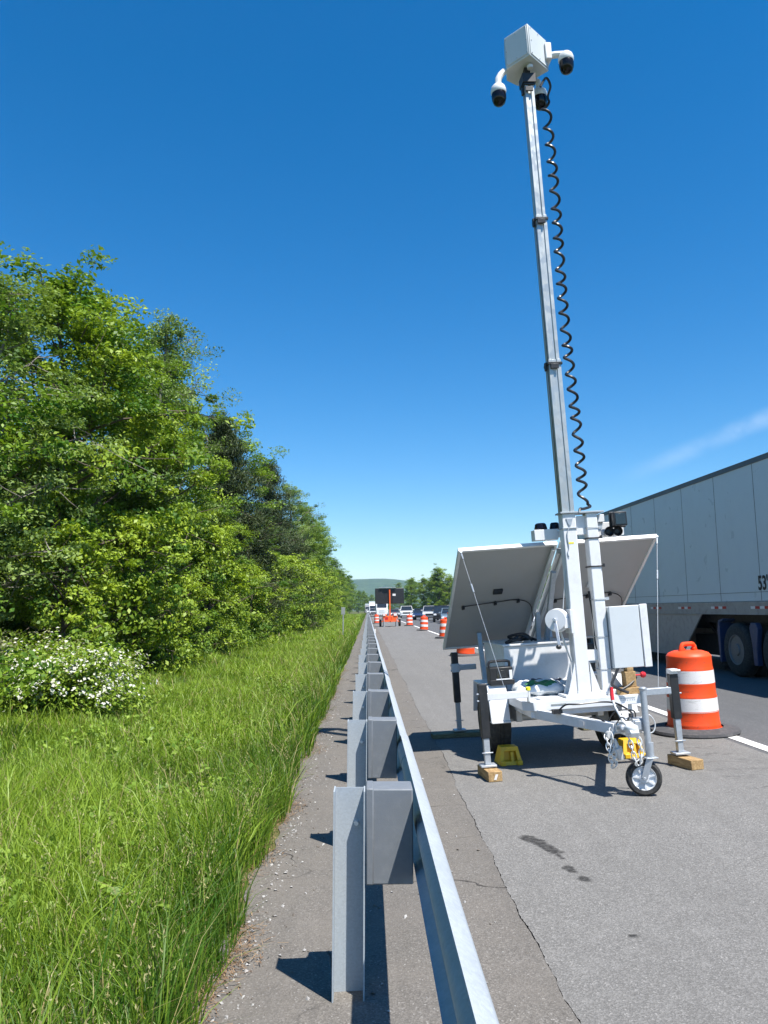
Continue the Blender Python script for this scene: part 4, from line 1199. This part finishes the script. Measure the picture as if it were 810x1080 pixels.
d = MB(); d.box(-.13, .07, -.08, .08, .0, .058); d.build('foot_board', M['wood'], t, .004)
# wooden pads under the jacks
def gpad(x, y, lx, ly, h, rz, mat, label, name='wood_block', sticker=False, cat='wood block'):
    t = empty(name, (x, y, gz(x)), (0, -math.atan(.04), rz)); tag(t, label, cat)
    d = MB(); d.box(-lx/2, lx/2, -ly/2, ly/2, 0.002, h); d.build('timber', mat, t, .005)
    if sticker:
        d = MB(); d.prism([(-.015, .02), (.008, .02), (.025, .065), (.002, .065)], -ly/2-.0025, -ly/2-.001, 'y'); d.build('sticker', M['sheet'], t)
wl = W_((-.845, -.22, .06)); wr = W_((.935, -.22, .06)); rl = W_((-.68, 2.0, .05)); rr = W_((.98, 2.0, .05))
gpad(wl.x+.01, wl.y-.02, .125, .34, .088, R(8), M['wood'], 'short wooden block with a red sticker under the front left jack leg', sticker=True)
gpad(wr.x+.02, wr.y-.05, .13, .33, .088, R(16), M['wood'], 'wooden block under the front right jack leg beside the barrel')
gpad(rl.x-.02, rl.y, .62, .19, .05, R(4), M['plank'], 'weathered plank under the rear left jack leg', 'plank', cat='plank')
gpad(rr.x, rr.y, .4, .19, .05, R(4), M['plank'], 'weathered plank under the rear right jack leg', 'plank', cat='plank')
# wheel chocks
def chock():
    root = empty('wheel_chock')
    d = MB()
    lo = [(-.125, -.13), (.125, -.13), (.125, .13), (-.125, .13)]; hi = [(-.09, -.075), (.09, -.075), (.09, .07), (-.09, .07)]
    d.add([(x, y, 0) for x, y in lo] + [(x, y, .17) for x, y in hi], [(3, 2, 1, 0), (4, 5, 6, 7), (1, 2, 6, 5), (3, 0, 4, 7), (2, 3, 7, 6)])
    d.add([(-.125, -.13, 0), (.125, -.13, 0), (.09, -.075, .17), (-.09, -.075, .17), (-.075, -.125, .035), (.075, -.125, .035), (.062, -.092, .13), (-.062, -.092, .13),
           (-.07, -.05, .035), (.07, -.05, .035), (.06, -.04, .13), (-.06, -.04, .13)],
          [(0, 1, 5, 4), (1, 2, 6, 5), (2, 3, 7, 6), (3, 0, 4, 7), (4, 5, 9, 8), (5, 6, 10, 9), (6, 7, 11, 10), (7, 4, 8, 11), (8, 9, 10, 11)])
    d.build('wedge', M['yellow'], root, .006)
    d = MB(); d.prism([(-.12, .03), (-.045, .03), (-.04, .125), (-.09, .125)], .005, .035, 'x'); d.build('rib', M['yellow'], root, .005)
    d = MB(); d.box(-.115, -.06, -.165, -.125, 0, .045); d.build('foot', M['yellow'], root, .006)
    d = MB(); d.box(.06, .115, -.165, -.125, 0, .045); d.build('foot', M['yellow'], root, .006)
    return root
ch = chock()
for (lx, o, lab) in ((-.525, ch, 'yellow wheel chock against the left tyre of the trailer'), (.685, copy_tree(ch), 'yellow wheel chock against the right tyre, behind the jockey wheel')):
    p = W_((lx, .34, 0)); o.location = (p.x, p.y, gz(p.x)+.002); o.rotation_euler = (0, -math.atan(.04), R(4)); o.scale = (.9, .9, .95); tag(o, lab, 'chock', 'yellow wheel chocks')

# ------------------------------------------------------------------ semi truck
def semi():
    root = empty('semi_truck', (7.25, 13.3, .205), (0, R(-.9), R(2.2)))
    tag(root, 'white box semi trailer with blue tractor wheels waiting in the lane at right', 'truck')
    y0, y1 = -3.2, 12.95
    d = MB(); d.box(0, 2.55, y0, y1, 1.45, 4.06); box = d.build('trailer_box', M['trailerside'], root, .01)
    d = MB(); d.box(-.018, .06, y0-.01, y1+.01, 4.0, 4.10); d.box(2.49, 2.57, y0-.01, y1+.01, 4.0, 4.10); d.build('roof_rail', paint('dark_roof_rail', (.12, .13, .14), .45, metal=.3), box, .006)
    ys = [y0+.9 + 1.5*k for k in range(11)]
    d = MB()
    for y in ys:
        d.box(-.0025, -.0005, y-.005, y+.005, 1.46, 3.995)
    d.box(-.004, -.0005, y0, y1, 1.615, 1.621)
    d.build('seam_line', M['darkunder'], box)
    d = MB(); d.box(-.012, 2.562, y0, y1, 1.20, 1.447); d.box(-.022, -.012, y0, y1, 1.20, 1.215); d.box(-.02, -.012, y0, y1, 1.40, 1.447); d.box(-.018, -.012, y0, y1, 1.26, 1.27); rl_ = d.build('side_rail', M['dirtywhite'], root, .003)
    for k in range(9):
        y = y0+.55+1.55*k
        for q in range(2):
            dr = MB(); dr.box(-.0165, -.0125, y+q*.32, y+q*.32+.15, 1.31, 1.36); dr.build('red_reflector', M['redrefl'], rl_)
            dw = MB(); dw.box(-.0165, -.0125, y+q*.32+.155, y+q*.32+.305, 1.31, 1.36); dw.build('white_reflector', M['sheet'], rl_)
    t_ = text("53'", .36, M['text'], root, (-.006, .78, 1.66), (R(90), 0, R(-90)), 'lettering', .001, .010); t_.scale = (.8, 1, 1)
    # underside and skirt
    d = MB(); d.box(.25, 2.3, y0+.2, y1-.1, 1.02, 1.199); d.box(.9, 1.6, y0+.1, y1-.3, .85, 1.02); d.build('underframe', M['darkunder'], root)
    d = MB(); d.prism([(3.1, 1.198), (9.4, 1.198), (9.4, .26), (4.3, .26), (4.1, .34)], .0, .03, 'x'); d.build('side_skirt', M['dirtywhite'], root, .004)
    d = MB(); d.prism([(3.1, 1.198), (9.4, 1.198), (9.4, .26), (4.3, .26), (4.1, .34)], 2.50, 2.53, 'x'); d.build('side_skirt', M['dirtywhite'], root, .004)
    for x in (.45, 1.95):
        d = MB(); d.box(x, x+.13, 3.1, 3.25, .12, 1.02); d.box(x-.05, x+.18, 3.05, 3.3, .03, .12); d.beam((x+.06, 3.2, .6), (x+.06, 3.9, 1.05), .06, .06); d.build('landing_leg', M['darkunder'], root, .004)
    def axle(yc, name='wheel'):
        for xo, out in ((.12, -1), (2.43, 1)):
            for off in ((0, .30) if out < 0 else (0, -.30)):
                w = MB(); w.lathe([(.29, -.12), (.45, -.13), (.50, -.10), (.52, -.06), (.52, .06), (.50, .10), (.45, .13), (.29, .12)], (xo+off, yc, .52), (out, 0, 0), 40, False)
                o = w.build('wheel', M['rubber'], root)
                if off == 0:
                    r = MB(); r.lathe([(.30, .10), (.29, .125), (.27, .12), (.25, .06), (.235, .02), (.15, .03), (.12, .035), (.115, .10), (.10, .12), (0, .125)], (xo+off, yc, .52), (out, 0, 0), 32)
                    for k in range(10):
                        a = 2*PI*k/10; r.cyl((xo+off+out*.02, yc+.185*math.cos(a), .52+.185*math.sin(a)), (xo+off+out*.055, yc+.185*math.cos(a), .52+.185*math.sin(a)), .017, n=8)
                    r.build('rim', M['hub'], o)
        d = MB(); d.cyl((.3, yc, .52), (2.2, yc, .52), .09); d.build('axle', M['darkunder'], root)
    for yc in (1.75, .32): axle(yc)
    for yc in (10.2, 11.5): axle(yc)
    # blue quarter fenders and hanger between the drive wheels
    d = MB()
    d.prism([(2.36, .25), (2.42, .25), (2.46, .9), (2.40, 1.08), (2.2, 1.12), (2.2, 1.08), (2.36, 1.04)], .0, .62, 'x'); d.build('quarter_fender', M['blue'], root, .01)
    d = MB(); d.prism([(.92, .95), (.98, 1.05), (1.16, 1.05), (1.22, .95), (1.15, .62), (1.13, .26), (.99, .26), (1.0, .6)], .0, .10, 'x'); d.build('fender_hanger', M['blue'], root, .012)
    d = MB(); d.box(.35, 2.2, -1.2, 3.2, .75, 1.01); d.box(.5, 2.05, -5.4, -1.2, .55, .95); d.box(.55, 2.0, .9, 4.6, .30, .74); d.build('tractor_frame_and_shade_box', M['darkunder'], root)  # last box is an added dark filler standing in for shade under the truck
    # tractor cab, beyond the frame
    d = MB(); d.prism([(-6.2, .5), (-3.9, .5), (-3.9, 3.6), (-5.0, 3.7), (-5.6, 2.6), (-7.6, 1.9), (-7.8, .6)], .1, 2.45, 'x'); d.build('cab', M['blue'], root, .06)
    d = MB(); d.prism([(-5.12, 3.45), (-5.62, 2.56), (-5.66, 2.6), (-5.16, 3.5)], .25, 2.3, 'x'); d.box(.085, .10, -5.3, -4.5, 2.1, 2.9); d.build('window', M['glass'], root)
    axle(-6.3)
semi()

# ------------------------------------------------------------------ message board trailer far ahead
def board():
    root = empty('message_board', (1.92, 67, gz(1.92)), (0, R(-1), R(2))); tag(root, 'orange message board trailer with black sign panel seen from behind', 'trailer')
    d = MB(); d.box(-1.25, 1.25, -.10, .12, 1.95, 3.28); d.build('sign_panel', M['black'], root, .02)
    d = MB(); d.prism([(-1.22, 1.97), (-.35, 1.97), (-.75, 3.26), (-1.22, 3.26)], -.16, -.103, 'y'); d.prism([(.2, 1.97), (1.22, 1.97), (1.22, 3.26), (.25, 3.26)], -.15, -.103, 'y'); d.build('rear_cover', M['blacksteel'], root, .01)
    d = MB(); d.box(.25, .52, -.155, -.152, 2.62, 2.80); d.build('label_plate', M['sheet'], root)
    d = MB(); d.box(-.9, .55, -.3, .5, 3.32, 3.36); d.build('roof_panel', M['galv'], root)
    d = MB(); d.box(-.055, .055, -.24, -.13, .5, 3.15); d.build('mast', M['orangepaint'], root, .01)
    d = MB(); d.box(-.62, .62, -.5, .6, .48, .9); d.box(-.62, -.3, -.5, .4, .9, 1.06); d.box(.25, .6, -.5, .4, .9, 1.0); d.box(-.75, .75, -.6, .9, .40, .478); d.beam((0, -.6, .44), (0, -1.9, .44), .1, .1); d.build('body', M['orangepaint'], root, .02)
    d = MB(); d.box(.05, .10, -.506, -.502, .55, .85); d.box(-.45, -.2, -.506, -.502, .58, .8); d.build('door_panel', M['redrefl'], root)
    d = MB(); d.box(.30, .58, -.56, -.51, .92, 1.12); d.box(-.62, -.42, -.56, -.51, .92, 1.05); d.build('tail_light', M['sheet'], root)
    for x in (-.83, .83):
        d = MB(); d.lathe([(.18, -.09), (.30, -.09), (.33, -.05), (.33, .05), (.30, .09), (.18, .09)], (x, .1, .33), (1, 0, 0), 24); w = d.build('wheel', M['rubber'], root)
        d = MB(); d.lathe([(.17, .0), (.17, .06), (0, .07)], (x, .1, .33), (1 if x > 0 else -1, 0, 0), 18); d.build('rim', M['rimwhite'], w)
        d = MB(); d.prism([(-.32, .62), (-.25, .72), (.45, .72), (.52, .62), (.50, .62), (.44, .70), (-.24, .70), (-.30, .62)], x-.13, x+.13, 'x'); d.build('fender', M['blacksteel'], root)
    for (x, y) in ((-.55, -.62), (.55, -.62), (-.55, .85), (.55, .85)):
        d = MB(); d.box(x-.03, x+.03, y-.03, y+.03, .02, .7); d.box(x-.09, x+.09, y-.09, y+.09, .0, .02); d.build('jack_leg', M['galv'], root)
    return root
board()

# ------------------------------------------------------------------ cars facing the camera
def car_paint(name, c):
    t = NT(name); t.bsdf(t.mix(t.noise(2), mul(c, .92), mul(c, 1.08)), .25, .0, None, .6, **{'Coat Weight': .6}); return t.m
CP = {k: car_paint(k + '_car_paint', c) for k, c in {'white': (.75, .75, .74), 'navy': (.02, .04, .10), 'silver': (.45, .46, .48), 'black': (.015, .016, .018), 'grey_blue': (.16, .22, .28), 'red': (.35, .02, .02), 'grey': (.2, .2, .2)}.items()}
lampm = paint('headlamp_glass', (.70, .72, .75), .1, spec=.8)
def car(name, color, kind, label, x, y, rz=0, group='stopped cars in the traffic jam'):
    root = empty(name, (x, y, gz(x)), (0, -math.atan(.02), rz)); tag(root, label, 'car', group)
    if kind == 'sedan': w, ln, hood, belt, roof, gh = .91, 4.7, .78, .95, 1.45, (1.35, 2.1, 3.5, 4.25)
    elif kind == 'suv': w, ln, hood, belt, roof, gh = .96, 4.8, 1.02, 1.15, 1.76, (1.15, 1.85, 4.3, 4.7)
    else: w, ln, hood, belt, roof, gh = 1.0, 5.7, 1.12, 1.22, 1.90, (1.45, 2.1, 3.6, 3.9)
    d = MB()
    rear = belt if kind != 'pickup' else belt
    prof = [(0.05, .32), (0, .45), (.02, hood-.18), (.14, hood-.04), (gh[0], belt-.02), (ln-.1, rear), (ln, rear-.15), (ln, .42), (ln-.1, .3)]
    d.prism(prof, -w, w, 'x'); body = d.build('body', CP[color], root, .07, 3)
    tw = w*.80
    def gpt(y_, z): f = (z-belt)/(roof-belt); return f
    vs = [(-w*.96, gh[0], belt-.02), (w*.96, gh[0], belt-.02), (tw, gh[1], roof-.05), (-tw, gh[1], roof-.05), (-w*.96, gh[3], belt-.02), (w*.96, gh[3], belt-.02), (tw, gh[2], roof-.05), (-tw, gh[2], roof-.05)]
    d = MB(); d.add(vs, [(0, 1, 2, 3), (1, 5, 6, 2), (5, 4, 7, 6), (4, 0, 3, 7), (3, 2, 6, 7), (0, 4, 5, 1)]); d.build('window', M['glass'], root)
    d = MB(); d.box(-tw-.02, tw+.02, gh[1]-.05, gh[2]+.05, roof-.06, roof); 
    for s in (-1, 1):
        d.beam((s*w*.955, gh[0], belt), (s*(tw+.0), gh[1], roof-.03), .06, .06); d.beam((s*w*.955, gh[3], belt), (s*tw, gh[2], roof-.03), .08, .08); d.beam((s*w*.96, (gh[1]+gh[2])/2, belt), (s*(tw+.005), (gh[1]+gh[2])/2, roof-.03), .07, .04)
    d.build('roof', CP[color], root, .02)
    d = MB(); d.box(-w*.6, w*.6, -.018, .03, hood-.42, hood-.18); d.box(-w*.75, w*.75, -.012, .05, .36, .5); d.build('grille', M['black'], root, .01)
    for s in (-1, 1):
        d = MB(); d.box(s*w*.82-.17, s*w*.82+.13*1.0 if s < 0 else s*w*.82+.15, -.02, .12, hood-.32, hood-.15); d.build('headlight', lampm, root, .03)
        d = MB(); d.box(s*(w+.02), s*(w+.20), gh[0]+.25, gh[0]+.35, belt-.0, belt+.14); d.build('mirror', CP[color], root, .02)
        for yy in (.9, ln-1.0):
            r_ = .33 if kind == 'sedan' else .38
            d = MB(); d.lathe([(.2, -.11), (r_-.02, -.11), (r_, -.08), (r_, .08), (r_-.02, .11), (.2, .11)], (s*(w-.1), yy, r_), (s, 0, 0), 22); wv = d.build('wheel', M['rubber'], root)
            d = MB(); d.lathe([(.2, .1), (.2, .115), (.08, .118), (0, .12)], (s*(w-.1), yy, r_), (s, 0, 0), 18); d.build('rim', M['hub'], wv)
    if kind == 'pickup':
        d = MB(); d.box(-w*.78, w*.78, -.10, -.0, .42, .58); d.build('bumper', M['chain'], root, .03)
    return root
car('pickup_truck', 'white', 'pickup', 'white pickup truck facing the camera, right of the message board', 6.1, 122, R(-3))
car('sedan_car', 'navy', 'sedan', 'dark blue sedan between the white pickup and the silver crossover', 6.55, 98, R(-8))
car('crossover_car', 'silver', 'suv', 'silver crossover right of the dark blue sedan, behind a barrel', 7.45, 92, R(-5))
car('crossover_car', 'black', 'suv', 'black crossover between the silver crossover and the grey blue sedan', 7.75, 80, R(-4))
car('sedan_car', 'grey_blue', 'sedan', 'grey blue sedan at the left edge of the solar panel', 7.75, 72, R(-4))
car('sedan_car', 'grey', 'sedan', 'grey sedan seen under the message board', 4.9, 140, 0)
for i, (x, y, c, k) in enumerate(((7.6, 62, 'red', 'sedan'), (7.5, 54, 'white', 'suv'), (7.4, 46, 'grey', 'sedan'), (7.35, 37.5, 'silver', 'suv'))):
    car({'sedan': 'sedan_car', 'suv': 'crossover_car'}[k], c, k, ['red sedan hidden behind the solar panels', 'white crossover hidden behind the solar panels', 'grey sedan hidden behind the solar panels', 'silver crossover right behind the big semi trailer'][i], x, y, R(-2))
def far_truck(x, y, lab, cab, box):
    root = empty('far_semi_truck', (x, y, gz(x))); tag(root, lab, 'truck', 'far trucks in the traffic jam')
    d = MB(); d.prism([(0, .5), (0, 1.5), (.9, 1.75), (1.3, 2.7), (1.9, 3.3), (2.9, 3.6), (2.9, .5)], -1.15, 1.15, 'x'); d.build('cab', cab, root, .08)
    d = MB(); d.prism([(.84, 1.80), (1.24, 2.68), (1.26, 2.66), (.88, 1.78)], -1.0, 1.0, 'x'); d.build('windshield', M['glass'], root)
    d = MB(); d.box(-.55, .55, -.03, .02, .75, 1.45); d.box(-1.1, 1.1, -.02, .05, .35, .55); d.build('grille', M['chain'], root)
    d = MB(); d.box(-1.27, 1.27, 3.4, 17, 1.2, 4.05); d.build('trailer_box', box, root, .02)
    for yy in (.9, 4.2, 5.4, 14.5, 15.8):
        for s in (-1, 1):
            d = MB(); d.lathe([(.2, -.14), (.47, -.14), (.5, -.1), (.5, .1), (.47, .14), (.2, .14)], (s*1.0, yy, .5), (s, 0, 0), 20); d.build('wheel', M['rubber'], root)
far_truck(2.9, 160, 'white semi truck with white cab under the message board', CP['white'], M['trailerside'])
far_truck(1.6, 240, 'farther white semi truck left of the message board mast', CP['white'], M['trailerside'])
far_truck(.0, 330, 'farthest white semi truck at the left end of the queue', CP['grey'], M['trailerside'])
for i, (x, y, c, k) in enumerate(((1.4, 205, 'silver', 'suv'), (.6, 285, 'white', 'suv'), (2.2, 225, 'red', 'sedan'), (-.6, 380, 'black', 'suv'), (4.0, 190, 'white', 'suv'))):
    car({'sedan': 'sedan_car', 'suv': 'crossover_car'}[k], c, k, 'tiny car far up the queue beyond the message board trailer', x, y, 0, 'tiny far cars up the queue')

# ------------------------------------------------------------------ air
def haze():
    mb = MB(); mb.box(-2400, 2600, -120, 4400, -1.6, 170)
    o = mb.build('haze', []); tag(o, 'thin blue haze in the air over the road and hills', 'haze', kind='stuff')
    t = NT('haze_air'); v = t.n('ShaderNodeVolumePrincipled')
    v.inputs['Color'].default_value = (.58, .80, 1.0, 1); v.inputs['Density'].default_value = .00012; v.inputs['Anisotropy'].default_value = .0
    t.l(v.outputs[0], t.out.inputs['Volume']); o.data.materials.append(t.m)
haze()
